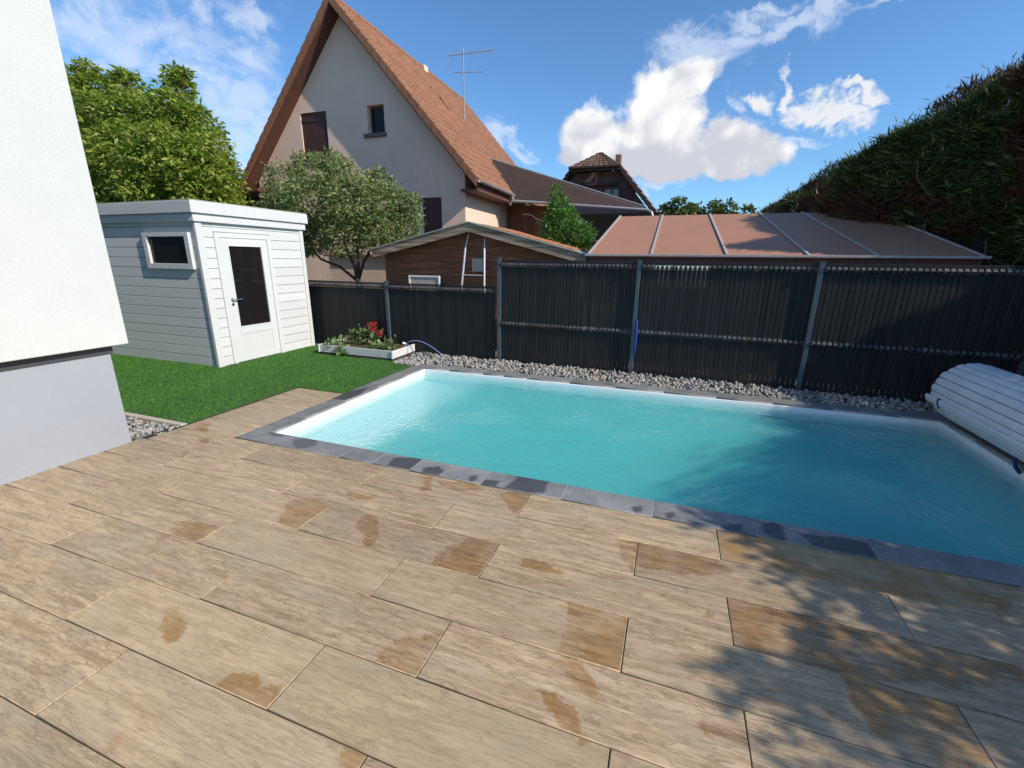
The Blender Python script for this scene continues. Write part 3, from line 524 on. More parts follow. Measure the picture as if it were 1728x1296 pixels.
# ================================================================ fences
def fence(name, segs, ztop, ribs, label, posts_at, prjx=None):
    r = thing(name, (segs[0][0], fy(segs[0][0]), 0), label, 'fence')
    for (xa, xb) in segs:
        xa += .035; xb -= .035; n = int(round((xb-xa)/.0575)); st = (xb-xa)/n; p = MB(); q = {z: MB() for z in ribs}
        rb = [(-.05, ribs[0]-.035)] + [(ribs[i]+.035, (ribs[i+1]-.035 if i+1 < len(ribs) else ztop-.012)) for i in range(len(ribs))]
        for i in range(n):
            x = xa+st*i; y = fy(x); wob = RNG.normal(0, .0004); yy = y+wob; gp = .0010+abs(RNG.normal(0, .0004))+(.002 if RNG.random() < .02 else 0)
            X0, X1 = x+gp, x+st-gp
            for (a_, b_) in rb: p.prism([(X0, yy+.003, a_), (X1, yy+.003, a_), (X1, yy, a_), (X1-.007, yy-.004, a_), (X0+.007, yy-.004, a_), (X0, yy, a_)], (0, 0, b_-a_))
            for z in ribs:   # the V fold of the mesh with the slat pressed into it
                e = .028; X0, X1 = x+.014, x+st-.006
                q[z].prism([(X0, yy-.004, z+.034), (X0, yy-.004-e, z+.004), (X0, yy-.004-e, z-.004), (X0, yy-.004, z-.034)], (X1-X0, 0, 0))
        pn = p.build('slat_panel', MT['slat'], r)
        for z in ribs: q[z].build('slat_fold', MT['rib_lit'], pn)
        for z in ribs:
            w_ = MB()
            for dz in (-.038, .038): w_.tube([(xa-.02, fy(xa)-.010, z+dz), (xb+.02, fy(xb)-.010, z+dz)], .0028, 6)
            w_.tube([(xa-.02, fy(xa)-.036, z), (xb+.02, fy(xb)-.036, z)], .0028, 6); w_.build('mesh_wires', MT['rail'], pn)
        w_ = MB(); w_.obox((xa-.02, fy(xa), ztop), (xb+.02, fy(xb), ztop), .016, .02); w_.build('top_rail', MT['rail'], pn)
    for (x, h_) in posts_at:
        g = MB(); y = fy(x)-.012; g.box(x-.026, x+.026, y-.03, y+.03, -.05, h_); g.box(x-.03, x+.03, y-.034, y+.034, h_, h_+.012)
        po = g.build('post', MT['post'], r, bevel=.004)
        c = MB()
        for z in ribs:
            for sx in (-1, 1): c.box(x+sx*.027, x+sx*.058 if sx > 0 else x-.027-.03, y-.045, y-.02, z-.022, z+.022) if sx > 0 else c.box(x-.058, x-.027, y-.045, y-.02, z-.022, z+.022)
        c.build_each('clip', MT['rail'], po)
    return r
fence('tall_fence', [(-2.52, -.46), (-.46, 1.63), (1.63, 3.66), (3.66, 5.6)], 1.57, [.62, 1.51], 'tall anthracite slat fence with blue-grey posts behind the pool', [(-2.52, 1.60), (-.46, 1.59), (1.63, 1.59), (3.66, 1.59)])
fence('low_fence', [(-6.7, -4.62), (-4.62, -2.56)], 1.175, [1.115], 'lower dark slat fence between the white shed and the tall fence', [(-4.62, 1.20)])

# blue thing hanging behind the second tall post
g = MB(); y = fy(-.40)-.05
g.tube([(-.425, y, .80), (-.424, y, .77), (-.418, y, .60), (-.422, y, .42), (-.425, y, .27)], [.006, .013, .017, .015, .006], 8)
tag(g.build('rolled_parasol', MT['blue'], smooth=True), 'narrow bright blue rolled cover hanging against the middle fence post', 'cover')

# ================================================================ planter
r = thing('planter', (-4.85, 6.2, 0), 'low white wooden planter box with leafy plants and red flowers', 'planter')
pc = [(-5.60, 5.86), (-4.10, 5.84), (-4.12, 6.56), (-5.66, 6.62)]
g = MB()
for i in range(4):
    a, b = Vector((*pc[i], 0)), Vector((*pc[(i+1) % 4], 0)); d = (b-a).normalized(); nrm = Vector((-d.y, d.x, 0))
    g.prism([a+Vector((0, 0, .04)), b+Vector((0, 0, .04)), b+nrm*.028+Vector((0, 0, .04)), a+nrm*.028+Vector((0, 0, .04))], (0, 0, .122))
g.build('side_boards', MT['shedpaint'], r, bevel=.002)
g = MB()
for (x, y) in pc:
    cx_, cy_ = -4.86, 6.2; sx = .012 if x < cx_ else -.012; g.box(x-.014+sx, x+.014+sx, y-.016, y+.016, .035, .168)
g.build_each('corner_post', MT['shedpaint'], r, bevel=.003)
g = MB(); g.prism([(x*.985-.075, y*.99+.06, -.05) for x, y in pc], (0, 0, .085)); g.build('base', MT['darktimber'], r)
g = MB(); nx, ny = 40, 20
X, Y = np.meshgrid(np.linspace(-5.6, -4.13, nx), np.linspace(5.9, 6.56, ny)); Z = .118+.018*RNG.random(X.shape); idx = np.arange(nx*ny).reshape(ny, nx)
o = np_mesh('soil', np.stack([X.ravel(), Y.ravel(), Z.ravel()], 1), np.stack([idx[:-1, :-1], idx[:-1, 1:], idx[1:, 1:], idx[1:, :-1]], -1).reshape(-1, 4), MT['soil'], r)

def plant(name, base, stems, label, leafsize, nper, mat, flower=None):
    pr = thing(name, base, label, 'plant'); st = MB(); pts = []; fl = []
    for (pth, hasf) in stems:
        P_ = [Vector(p) for p in pth]; st.tube(P_, [.006]*(len(P_)-1)+[.003], 5)
        for i in range(len(P_)-1):
            for k in range(nper): t_ = RNG.random(); q = P_[i].lerp(P_[i+1], t_); pts.append(np.array(q)+RNG.normal(0, .035, 3))
        if hasf: fl.append(np.array(P_[-1]))
    st.build('stems', MT['twig'], pr); V, F = leaves(np.array(pts), leafsize, .62, up=1.5, droop=.15); np_mesh('leaves', V, F, mat, pr)
    if fl:
        for f in fl: V, F = leaves(f+RNG.normal(0, (.026, .026, .028), (60, 3)), .055, .5, up=.5); np_mesh('flower_cluster', V, F, MT['red'], pr)
    return pr
zz = .128
plant('flowering_plant', (-4.78, 6.3, zz), [([(-4.78, 6.32, zz), (-4.80, 6.33, .28), (-4.83, 6.34, .43)], True), ([(-4.74, 6.3, zz), (-4.70, 6.3, .24), (-4.66, 6.3, .33)], True), ([(-4.74, 6.3, zz), (-4.7, 6.28, .2), (-4.68, 6.27, .26)], False), ([(-4.85, 6.45, zz), (-4.95, 6.5, .35), (-4.96, 6.5, .45)], True)], 'leafy plant with clusters of red flowers in the white planter', .065, 16, MT['lplant'], True)
plant('trailing_plant', (-5.25, 6.15, zz), [([(-5.0, 6.3, zz), (-5.02, 6.25, .34), (-5.12, 6.15, .36), (-5.28, 6.05, .24), (-5.35, 5.97, .15)], False), ([(-5.1, 6.2, zz), (-5.05, 6.2, .30), (-4.96, 6.2, .40), (-4.9, 6.2, .36)], False), ([(-5.3, 6.05, zz), (-5.25, 5.9, .18), (-5.1, 5.82, .12), (-5.05, 5.8, .06)], False), ([(-5.2, 6.1, zz), (-5.35, 6.0, .19), (-5.42, 5.92, .17)], False)], 'pale green arching plant at the left end of the white planter', .075, 24, MT['lplant'])
plant('low_bushy_plant', (-4.5, 6.1, zz), [([(-4.53, 6.12, zz), (-4.6, 6.1, .18), (-4.66, 6.05, .19)], False), ([(-4.5, 6.1, zz), (-4.42, 6.05, .18), (-4.35, 6.0, .2)], False), ([(-4.5, 6.12, zz), (-4.4, 6.2, .22), (-4.33, 6.2, .28)], False), ([(-4.5, 6.08, zz), (-4.6, 5.98, .19), (-4.55, 5.95, .18)], False), ([(-4.46, 6.1, zz), (-4.3, 6.1, .2), (-4.25, 6.08, .25)], False)], 'low dark green bushy plants at the right end of the white planter', .06, 24, MT['lplant'])
# hose
g = MB()
def arc(a, b, top, n=14): return [(a[0]+(b[0]-a[0])*t, a[1]+(b[1]-a[1])*t, a[2]*(1-t)+b[2]*t+top*math.sin(math.pi*t**.8)) for t in [i/n for i in range(n+1)]]
g.tube(arc((-4.18, 6.35, .19), (-3.48, 6.42, .0), .13), .008, 8)
g.tube(arc((-4.18, 6.35, .17), (-3.9, 6.2, .0), .07, 10), .006, 8)
h_ = g.build('garden_hose', MT['hose'], smooth=True); tag(h_, 'thin blue hose arching from the planter down onto the gravel', 'hose')
g = MB(); g.tube([(-4.23, 6.33, .205), (-4.17, 6.36, .185)], [.022, .013], 10); g.build('nozzle', MT['white'], h_)

# ================================================================ pool cover roller
r = thing('pool_cover_roll', (2.93, 4, 0), 'rolled-up white slatted pool cover lying along the right edge of the pool', 'pool cover')
cx_, cz_, R0 = 2.93, .335, .30; NS = 25; p = MB()
def slat_sec(R, a0, a1, th=.022, m=6):
    o = []
    for k in range(m+1):
        a = a0+(a1-a0)*k/m; bl = R+.007*math.sin(math.pi*k/m)**.5; o.append((cx_+bl*math.cos(a), cz_+bl*math.sin(a)))
    i_ = [(cx_+(R-th)*math.cos(a), cz_+(R-th)*math.sin(a)) for a in (a1, a0)]
    return o+i_
for i in range(NS):
    a0 = 2*math.pi*i/NS+.15; a1 = a0+2*math.pi/NS*.925; Rr = R0-.0*i
    sec = slat_sec(Rr, a0, a1); yE = 5.60 - (.0 if i % 2 else .012)
    p.prism([(x, 2.2, z) for x, z in sec], (0, yE-2.2, 0))
p.build('slats', MT['pvc'], r, bevel=.002)
g = MB(); n_ = 40
for k_, Rr in enumerate((.265, .235, .205, .175)):
    ring = [(cx_+Rr*math.cos(2*math.pi*i/n_), cz_+Rr*math.sin(2*math.pi*i/n_)) for i in range(n_)]
    g.prism([(x, 2.2, z) for x, z in ring], (0, 3.385-.004*k_, 0))
g.build('inner_turns', MT['pvc'], r)
# loose last slat, sticking out with its strap
g = MB(); a = math.radians(196); d = Vector((math.cos(a), 0, math.sin(a))); t_ = Vector((-d.z, 0, d.x)); c0 = Vector((cx_, 0, cz_))+d*(R0+.022)
for (s0, s1, ye) in ((-.037, .037, 5.63), ):
    pr_ = [c0+t_*s0-d*.011, c0+t_*s0+d*.005, c0+t_*(s0*.6)+d*.013, c0+t_*(s1*.6)+d*.013, c0+t_*s1+d*.005, c0+t_*s1-d*.011]
    g.prism([(v.x, 5.40, v.z) for v in pr_], (0, ye-5.40, 0)); g.prism([(v.x, 2.2, v.z) for v in pr_], (0, 3.17, 0))
g.build_each('end_slat', MT['pvc'], r, bevel=.002)
g = MB(); g.tube([c0+t_*.05+Vector((0, 5.385, 0)), c0+d*.008+Vector((0, 5.385, 0)), c0-t_*.05+Vector((0, 5.385, 0))], .013, 8); g.tube([(2.72, 4.42, .09), (2.75, 4.42, .01), (2.79, 4.43, -.03)], .015, 8); g.build_each('strap', MT['navy'], r)
g = MB(); g.tube([(cx_, 2.1, cz_), (cx_, 5.68, cz_)], .045, 16); g.build('axle', MT['steel'], r)
g = MB(); g.box(cx_+.0, cx_+.14, 5.63, 5.70, -.03, cz_+.03); g.build('bearing_stand', MT['white'], r, bevel=.01)

# ================================================================ neighbour's wooden shed
def roof_plane(o, u, v, nu, nv, tw, tl, name, mat, parent, step=.022, amp=.018, seg=6):
    """corrugated, lapped tiles; o corner at the lower edge, u along the eave, v up the slope (unit vectors), nu x nv tiles"""
    o, u, v = (np.array(Vector(a)) for a in (o, u, v)); nrm = np.cross(u, v); V = []; UV = []; F = []; n0 = 0
    for j in range(nv):
        jw = RNG.normal(0, .004, nu)
        s = np.arange(nu*seg+1)/seg; a = np.abs(((s % 1)-.5)*2)   # profile: roll at the joint
        prof = amp*np.where(a > .55, np.cos((1-a)/.45*math.pi/2)**1.0, 0)+.004*np.sin(s*2.1+j*1.3)
        jit = RNG.normal(0, .0015, nu+1)[np.minimum((s).astype(int), nu)]
        for e, (t0, z0) in enumerate(((j*tl, -.02), (j*tl-.0, step), (j*tl+tl*1.02, .0))):
            V.append(o+np.outer(s*tw, u)+np.outer(np.full(len(s), t0+(jit.mean() if 0 else 0))+jit, v)+np.outer(prof*(1 if e else .2)+z0, nrm)); UV.append(np.column_stack([s*.999+.0005, np.full(len(s), j+.5)]))
        m_ = len(s); idx = n0+np.arange(3*m_).reshape(3, m_)
        for e in range(2): F.append(np.stack([idx[e, :-1], idx[e, 1:], idx[e+1, 1:], idx[e+1, :-1]], -1))
        n0 += 3*m_
    return np_mesh(name, np.vstack(V), np.vstack(F), mat, parent, uv=np.vstack(UV))
r = thing('timber_shed', (-3.55, 8.6, 0), 'brown plank shed with weathered gable boards behind the low fence', 'shed')
AP = (-3.57, 2.215); EL_, ER_ = (-5.68, 1.745), (-1.40, 1.665); YF, YB = 7.6, 10.0
g = MB(); z = .0
while z < 2.15:
    zc = z+.14; 
    def hx(zq, side):  # wall half-plane under the roof
        e = EL_ if side < 0 else ER_; lim = -5.56 if side < 0 else -1.85
        t = (AP[1]-.06-zq)/(AP[1]-e[1]); x = AP[0]+(e[0]-AP[0])*max(t, 0); return max(x, lim) if side < 0 else min(x, lim)
    poly = [(hx(z, -1), z), (hx(z, 1), z), (hx(min(zc, 2.15), 1), min(zc, 2.15)), (hx(min(zc, 2.15), -1), min(zc, 2.15))]
    g.prism([(x, YF+.26, zq+(.003 if k < 2 else -.003)) for k, (x, zq) in enumerate(poly)], (0, .03, 0)); z = zc
g.build('front_wall', MT['larch'], r)
g = MB(); g.box(-5.54, -1.87, YF+.285, YF+.30, 0, 1.62); g.prism([(-5.5, YF+.285, 1.62), (-1.9, YF+.285, 1.62), (AP[0], YF+.285, 2.08)], (0, .015, 0)); g.build('wall_lining', MT['dark'], r)
g = MB(); g.box(-1.88, -1.85, YF+.3, YB, 0, 1.7); g.box(-5.56, -5.53, YF+.3, YB, 0, 1.7); g.build_each('side_wall', MT['larch'], r)
for side, e in ((-1, EL_), (1, ER_)):
    a = Vector((AP[0], 0, AP[1])); b = Vector((e[0], 0, e[1])); dn = (b-a).normalized(); nn = Vector((-dn.z*side, 0, dn.x*side)); nn = nn if nn.z > 0 else -nn
    g = MB(); g.prism([a+Vector((0, YF, 0)), b+Vector((0, YF, 0)), b-nn*.15+Vector((0, YF, 0)), a-Vector((0, 0, .155))+Vector((0, YF, 0))], (0, .045, 0)); g.build('barge_board', MT['barge'], r, bevel=.004)
    g = MB(); g.prism([a+nn*.002+Vector((0, YF-.02, 0)), b+nn*.002+dn*.06+Vector((0, YF-.02, 0)), b+nn*.022+dn*.06+Vector((0, YF-.02, 0)), a+Vector((0, 0, .023))+Vector((0, YF-.02, 0))], (0, YB-YF, 0)); rf = g.build('roof', MT['felt'], r)
    if side > 0:
        g = MB(); y_ = YF+.16
        for k in range(9):
            t0 = .15+k*.2; g.prism([a+dn*t0+nn*(.038+.004*(k % 2)), a+dn*(t0+.21)+nn*(.046), a+dn*(t0+.21)+nn*.052, a+dn*t0+nn*.044], (0, 0, 0)) if 0 else g.prism([tuple(a+dn*t0+nn*.025+Vector((0, y_, 0))), tuple(a+dn*(t0+.205)+nn*.031+Vector((0, y_, 0))), tuple(a+dn*(t0+.205)+nn*.038+Vector((0, y_, 0))), tuple(a+dn*t0+nn*.028+Vector((0, y_, 0)))], (0, YB-y_-.3, 0))
        g.build('shingles', MT['shingle'], rf)
# ladder
r = thing('ladder', (-3.5, 7.45, 0), 'white metal ladder with arched top standing before the timber shed', 'ladder')
g = MB(); L0, L1 = (-3.78, 7.42, 0), (-3.66, 7.66, 1.78); R0_, R1_ = (-3.20, 7.42, 0), (-3.28, 7.66, 1.78)
g.tube([L0, L1], .02, 8); g.tube([R0_, R1_], .02, 8); g.build_each('rail', MT['alu'], r)
g = MB(); g.tube([L1, (-3.63, 7.7, 1.95), (-3.61, 7.73, 2.09), (-3.58, 7.73, 2.12), (-3.54, 7.73, 2.125)], .009, 8); g.tube([R1_, (-3.29, 7.7, 1.97), (-3.30, 7.73, 2.08), (-3.34, 7.73, 2.12), (-3.42, 7.73, 2.125)], .009, 8); g.build_each('hoop', MT['alu'], r)
for k in range(4):
    t = .16+k*.19; g = MB(); g.tube([Vector(L0).lerp(Vector(L1), t), Vector(R0_).lerp(Vector(R1_), t)], .014, 8); g.build('rung', MT['alu'], r)
g = MB(); g.box(-3.60, -3.34, 7.80, 7.856, 1.36, 1.60); o = g.build('wall_box', MT['curb'], bevel=.01); tag(o, 'small beige box fixed to the timber shed behind the ladder', 'box')
r = thing('small_window', (-5, 7.7, 1), 'white framed pane leaning on the timber shed behind the low fence', 'window frame')
x0, x1, z1 = -4.93, -4.24, 1.27
g = MB()
for (a, b, c, d) in ((x0, x1, z1-.035, z1), (x0, x0+.035, .7, z1-.035), (x1-.035, x1, .7, z1-.035)): g.box(a, b, 7.7, 7.74, c, d)
g.build('frame', MT['white'], r, bevel=.004); g = MB(); g.box(x0+.035, x1-.035, 7.715, 7.722, .7, z1-.035); g.build('pane', MT['curb'], r)
# water-butt wall seen under the fruit tree
r = thing('garden_wall', (-6.6, 9.6, 0), 'pale rendered low building wall seen under the fruit tree', 'wall')
g = MB(); g.box(-9.4, -5.5, 10.6, 10.8, 0, 1.62); g.build('wall', MT['housewall'], r); g = MB(); g.box(-9.5, -5.4, 10.5, 10.9, 1.62, 1.68); g.build('coping', MT['roof'], r)

# ================================================================ brown panel roof (right)
r = thing('carport', (1, 8, 0), 'low brown panelled roof with light grey strips just behind the tall fence', 'carport')
F_ = [(-1.31, 1.672), (-.36, 1.672), (.68, 1.672), (1.69, 1.672), (2.46, 1.672), (3.53, 1.672)]; B_ = [-1.09, -.32, .49, 1.29, 1.93, 2.9]; YF, YB, ZF, ZB = 7.2, 9.2, 1.672, 2.405
for i in range(5):
    g = MB(); g.prism([(F_[i][0], YF, ZF), (F_[i+1][0], YF, ZF), (B_[i+1], YB, ZB), (B_[i], YB, ZB)], (0, .006, -.03)); g.build('roof_panel', MT['poly'], r)
for i in range(6): g = MB(); g.obox((F_[i][0], YF-.01, ZF+.012), (B_[i], YB, ZB+.012), .034, .016); g.build('cover_strip', MT['polytrim'], r)
g = MB(); g.obox((-1.36, YF-.03, ZF-.004), (3.58, YF-.03, ZF-.004), .05, .032); g.build('front_trim', MT['polytrim'], r, bevel=.004)
g = MB(); g.obox((-1.3, YF+.03, ZF-.09), (3.53, YF+.03, ZF-.09), .05, .12); g.obox((-1.07, YB-.05, ZB-.09), (2.9, YB-.05, ZB-.09), .05, .12); g.build_each('beam', MT['verge'], r)
for x, y, z in ((-1.25, YF+.03, ZF-.15), (1.1, YF+.03, ZF-.15), (3.48, YF+.03, ZF-.15), (-1.03, YB-.05, ZB-.15), (2.85, YB-.05, ZB-.15)): g = MB(); g.box(x-.04, x+.04, y-.04, y+.04, -.05, z); g.build('post', MT['verge'], r)

# ================================================================ neighbour's house
r = thing('gabled_house', (-9.74, 12.0, 0), 'large pink rendered house with steep terracotta roof behind the fruit tree', 'house')
AX, AZ_, HW, EZ = -9.74, 8.52, 4.31, 3.70; PIT = math.atan2(AZ_-EZ, HW); YG, YW, YR = 12.0, 12.42, 20.9
ww = 3.80; WX0, WX1 = AX-ww, AX+ww; TY = 15.1
zu = lambda x: AZ_-.22-abs(x-AX)*math.tan(PIT)
def gable_wall():
    g = MB(); holes = [(-11.53, -10.55, 4.55, 5.91), (-9.07, -8.49, 5.17, 5.92), (-7.34, -6.71, 1.9, 3.34)]
    xs = sorted({WX0, WX1, AX, *[h[0] for h in holes], *[h[1] for h in holes]})
    for a, b in zip(xs[:-1], xs[1:]):
        cut = [h for h in holes if h[0] <= a+1e-6 and h[1] >= b-1e-6]
        if cut:
            h = cut[0]; g.prism([(a, YW, 0), (b, YW, 0), (b, YW, h[2]), (a, YW, h[2])], (0, .3, 0)); g.prism([(a, YW, h[3]), (b, YW, h[3]), (b, YW, zu(b)), (a, YW, zu(a))], (0, .3, 0))
        else: g.prism([(a, YW, 0), (b, YW, 0), (b, YW, zu(b)), (a, YW, zu(a))], (0, .3, 0))
    g.box(WX1-.3, WX1, YW+.3, 20.5, 0, 3.98); g.box(WX0, WX0+.3, YW+.3, 20.5, 0, 3.98); return g
gable_wall().build('wall', MT['housewall'], r)
for side in (-1, 1):
    u = Vector((0, 1 if side > 0 else -1, 0)); v = Vector((-side*math.cos(PIT), 0, math.sin(PIT)))
    o0 = Vector((AX+side*(HW+.06), YG if side > 0 else YR, EZ-.02)); ln = math.hypot(HW, AZ_-EZ)+.06
    nv = 20; nu = 34
    rf = roof_plane(o0, u, v, nu, nv, (YR-YG)/nu, ln/nv, 'roof', MT['roof'], r, step=.03, amp=.03)
    nrm = u.cross(v); a0 = Vector((AX, 0, AZ_)); e0 = Vector((AX+side*HW, 0, EZ))
    g = MB(); g.prism([a0+Vector((0, YG+.03, -.045)), e0+Vector((0, YG+.03, -.045)), e0+Vector((0, YG+.03, -.20)), a0+Vector((0, YG+.03, -.20))], (0, YR-YG-.06, 0)); g.build('soffit', MT['verge'], r)
    # verge tiles: overlapping blocks along the gable edge
    g = MB()
    for k in range(nv):
        p_ = e0+v*(ln/nv*k)+nrm*.02; g.prism([p_+Vector((0, YG-.045, -.17)), p_+v*(ln/nv*1.06)+Vector((0, YG-.045, -.17)), p_+v*(ln/nv*1.06)+nrm*.035+Vector((0, YG-.045, .0)), p_+nrm*.068+Vector((0, YG-.045, .0))], (0, .16, 0))
    g.build('verge_tiles', MT['roof'], rf)
g = MB()
for k in range(22): y = YG-.05+k*.405; g.tube([(AX, y, AZ_+.015), (AX, y+.42, AZ_+.03)], [.12, .105], 10)
g.build('ridge_tiles', MT['roof'], r)
g = MB(); g.box(-9.86, -9.6, 17.0, 17.3, AZ_-.6, AZ_+.13); g.build('chimney', MT['housewall'], r)
g = MB(); xg = AX+HW+.13
n_ = 8; sec = [(xg+.065*math.cos(math.pi+math.pi*i/n_), EZ-.02+.065*math.sin(math.pi+math.pi*i/n_)) for i in range(n_+1)]; sec += [(x*1+(xg-x)*.12, z+.0) for x, z in sec[::-1]]
g.prism([(x, YG-.02, z) for x, z in sec], (0, 3.0, 0)); gt = g.build('gutter', MT['gutter'], r)
g = MB(); g.tube([(xg, 14.85, EZ-.07), (xg, 14.85, EZ-.16), (xg-.12, 14.9, EZ-.34)], .045, 10); g.build('downpipe', MT['gutter'], gt)
g = MB(); g.box(WX1+.005, AX+HW+.03, YG+.1, TY, EZ-.27, EZ-.21); g.build('eave_boards', MT['verge'], r)
# shutters and attic window
for (a, b, c, d) in ((-11.53, -10.55, 4.55, 5.91), (-7.34, -6.71, 1.9, 3.34)):
    g = MB(); n = 6 if b-a > .8 else 4; w = (b-a)/n
    for k in range(n): g.box(a+w*k+.003, a+w*(k+1)-.003, YW+.03, YW+.06, c, d-.01)
    sh = g.build('shutter', MT['brown'], r, bevel=.004)
    g = MB(); g.box(a-.03, b+.03, YW-.05, YW+.25, c-.08, c-.003); g.build('sill', MT['housewall'], sh)
    g = MB(); 
    for z in (c+.2, d-.25): g.box(a+.01, b-.01, YW+.012, YW+.03, z, z+.07)
    g.build_each('shutter_brace', MT['brown'], sh)
g = MB()
for (a, b, c, d) in ((-9.07, -9.0, 5.17, 5.92), (-8.56, -8.49, 5.17, 5.92), (-9.0, -8.56, 5.85, 5.92), (-9.0, -8.56, 5.17, 5.23)): g.box(a, b, YW+.17, YW+.22, c, d)
wn = g.build('attic_window', MT['brown'], r); g = MB(); g.box(-9.0, -8.56, YW+.19, YW+.2, 5.23, 5.85); g.build('pane', MT['glass'], wn)
g = MB(); g.box(-9.2, -8.44, YW-.09, YW+.16, 5.07, 5.165); g.build('sill', MT['darkrender'], wn, bevel=.01)
r.rotation_euler = (0, 0, rad(1.2))
# antenna
r = thing('tv_antenna', (-7.36, 15.5, 6.35), 'television aerial on a thin pole above the terracotta roof', 'antenna')
g = MB(); g.tube([(-7.36, 15.5, 6.2), (-7.36, 15.5, 8.35)], .022, 8); g.build('mast', MT['gutter'], r)
def yagi(p, d, ln, n, el, nm):
    g = MB(); p = Vector(p); d = Vector(d).normalized(); s = d.cross(Vector((0, 0, 1))).normalized(); g.tube([p-d*ln*.32, p+d*ln*.68], .014, 6)
    for k in range(n):
        q = p-d*ln*.3+d*(ln*.96*k/(n-1)); e = el*(1-.25*k/n); g.tube([q-Vector((0, 0, e)), q+Vector((0, 0, e))], .006, 5)
        g.tube([q-s*e*.6, q+s*e*.6], .006, 5)
    if n > 10:
        for k in (-1, 1): g.tube([p-d*ln*.36+Vector((0, 0, k*.28))-s*.2, p-d*ln*.36+Vector((0, 0, k*.28))+s*.2], .006, 5); g.tube([p-d*ln*.32, p-d*ln*.36+Vector((0, 0, k*.28))], .006, 5)
    g.build(nm, MT['gutter'], r)
yagi((-7.36, 15.5, 8.15), (1, .25, .08), 1.5, 15, .10, 'upper_aerial'); yagi((-7.36, 15.5, 7.62), (1, .35, .03), .95, 9, .05, 'lower_aerial')

# ---------------------------------------------------------------- dark veranda right of the gable
r = thing('veranda', (-3.5, 15, 0), 'dark brown sloping veranda roof attached to the right of the pink house', 'veranda')
A_, B2, C1, C2 = (-6.64, 16.05, 5.05), (-5.53, 15.05, 3.56), (-1.07, 16, 3.24), (-1.26, 17.5, 3.46)
g = MB(); g.prism([A_, B2, C1, C2], (0, 0, -.05)); g.build('roof', MT['darkroof'], r)
g = MB(); g.tube([(B2[0], B2[1]-.05, B2[2]-.06), (C1[0], C1[1]-.05, C1[2]-.05), (C1[0]+.15, C1[1]-.05, C1[2]-.12), (C1[0]+.32, C1[1]-.05, C1[2]-.5), (C1[0]+.32, C1[1]-.05, 0)], .045, 8); g.obox((A_[0], A_[1], A_[2]+.02), (C2[0], C2[1], C2[2]+.02), .04, .03); g.build('gutter', MT['gutter'], r)
g = MB(); x = -6.2
while x < -3.85: g.box(x+.003, x+.117, 16.2, 16.23, 0, 3.5-(x+6)*.05); x += .12
g.build('board_wall', MT['brownwall'], r)
g = MB(); g.box(-3.8, -.75, 18.0, 18.1, 0, 3.3); g.box(-3.85, -3.8, 16.25, 18.0, 0, 3.3); g.build_each('back_wall', MT['dark'], r)  # near-black walls paint in the shade inside the veranda
g = MB()
for x in (-5.35, -3.4, -.78): g.box(x-.05, x+.05, 15.75, 15.85, 0, 3.0)
g.build_each('post', MT['darktimber'], r)
g = MB(); g.tube([(-5.2+.15*k, 15.6, 3.1-.035*k+.06*math.sin(k*1.1)) for k in range(12)], .016, 6); tag(g.build('string_lights', MT['string']), 'pale cable of string lights hanging under the veranda roof', 'string lights')
g = MB(); g.tube([(-3.5+.22*k, 15.6, 2.25-.05*math.sin(k*.6)) for k in range(9)], .01, 6); tag(g.build('washing_line', MT['string']), 'thin sagging line across the dark veranda opening', 'line')
# dark lean-to left of the gable
r = thing('lean_to', (-14.6, 11.8, 0), 'dark flat-roofed lean-to at the left foot of the gable', 'shed')
g = MB(); g.prism([(-15.6, 11.2, 3.52), (-12.6, 11.4, 3.68), (-12.6, 11.9, 3.72), (-15.6, 12.9, 3.62)], (0, 0, -.1)); g.build('roof', MT['verge'], r)
g = MB(); g.box(-15.2, -12.6, 11.95, 12.2, 0, 3.5); g.build('wall', MT['dark'], r)

# ================================================================ far house with half-hipped roof
r = thing('distant_house', (-3.9, 22, 0), 'dark brown distant house with half-hipped tiled roof below the big cloud', 'house')
ax, az_ = -3.86, 6.46
def P3(x, z, y=22.): return (x, y, z)
hz = 5.66; hl, hr = -4.98, -2.83; el_, er_ = (-6.9, 3.2), (-.62, 3.2)
wl = lambda z: ax+(el_[0]-ax)*((az_+.35-z)/(az_+.35-el_[1])); wr = lambda z: ax+(er_[0]-ax)*((az_+.35-z)/(az_+.35-er_[1]))
g = MB(); g.prism([P3(-6.4, 0, 22.6), P3(-1.2, 0, 22.6), P3(-1.2, 3.55, 22.6), P3(hr-.05, hz-.1, 22.6), P3(hl+.05, hz-.1, 22.6), P3(-6.4, 3.55, 22.6)], (0, .3, 0)); g.box(-6.4, -6.1, 22.9, 31, 0, 3.5); g.box(-1.5, -1.2, 22.9, 31, 0, 3.5); g.build('wall', MT['darkrender'], r)
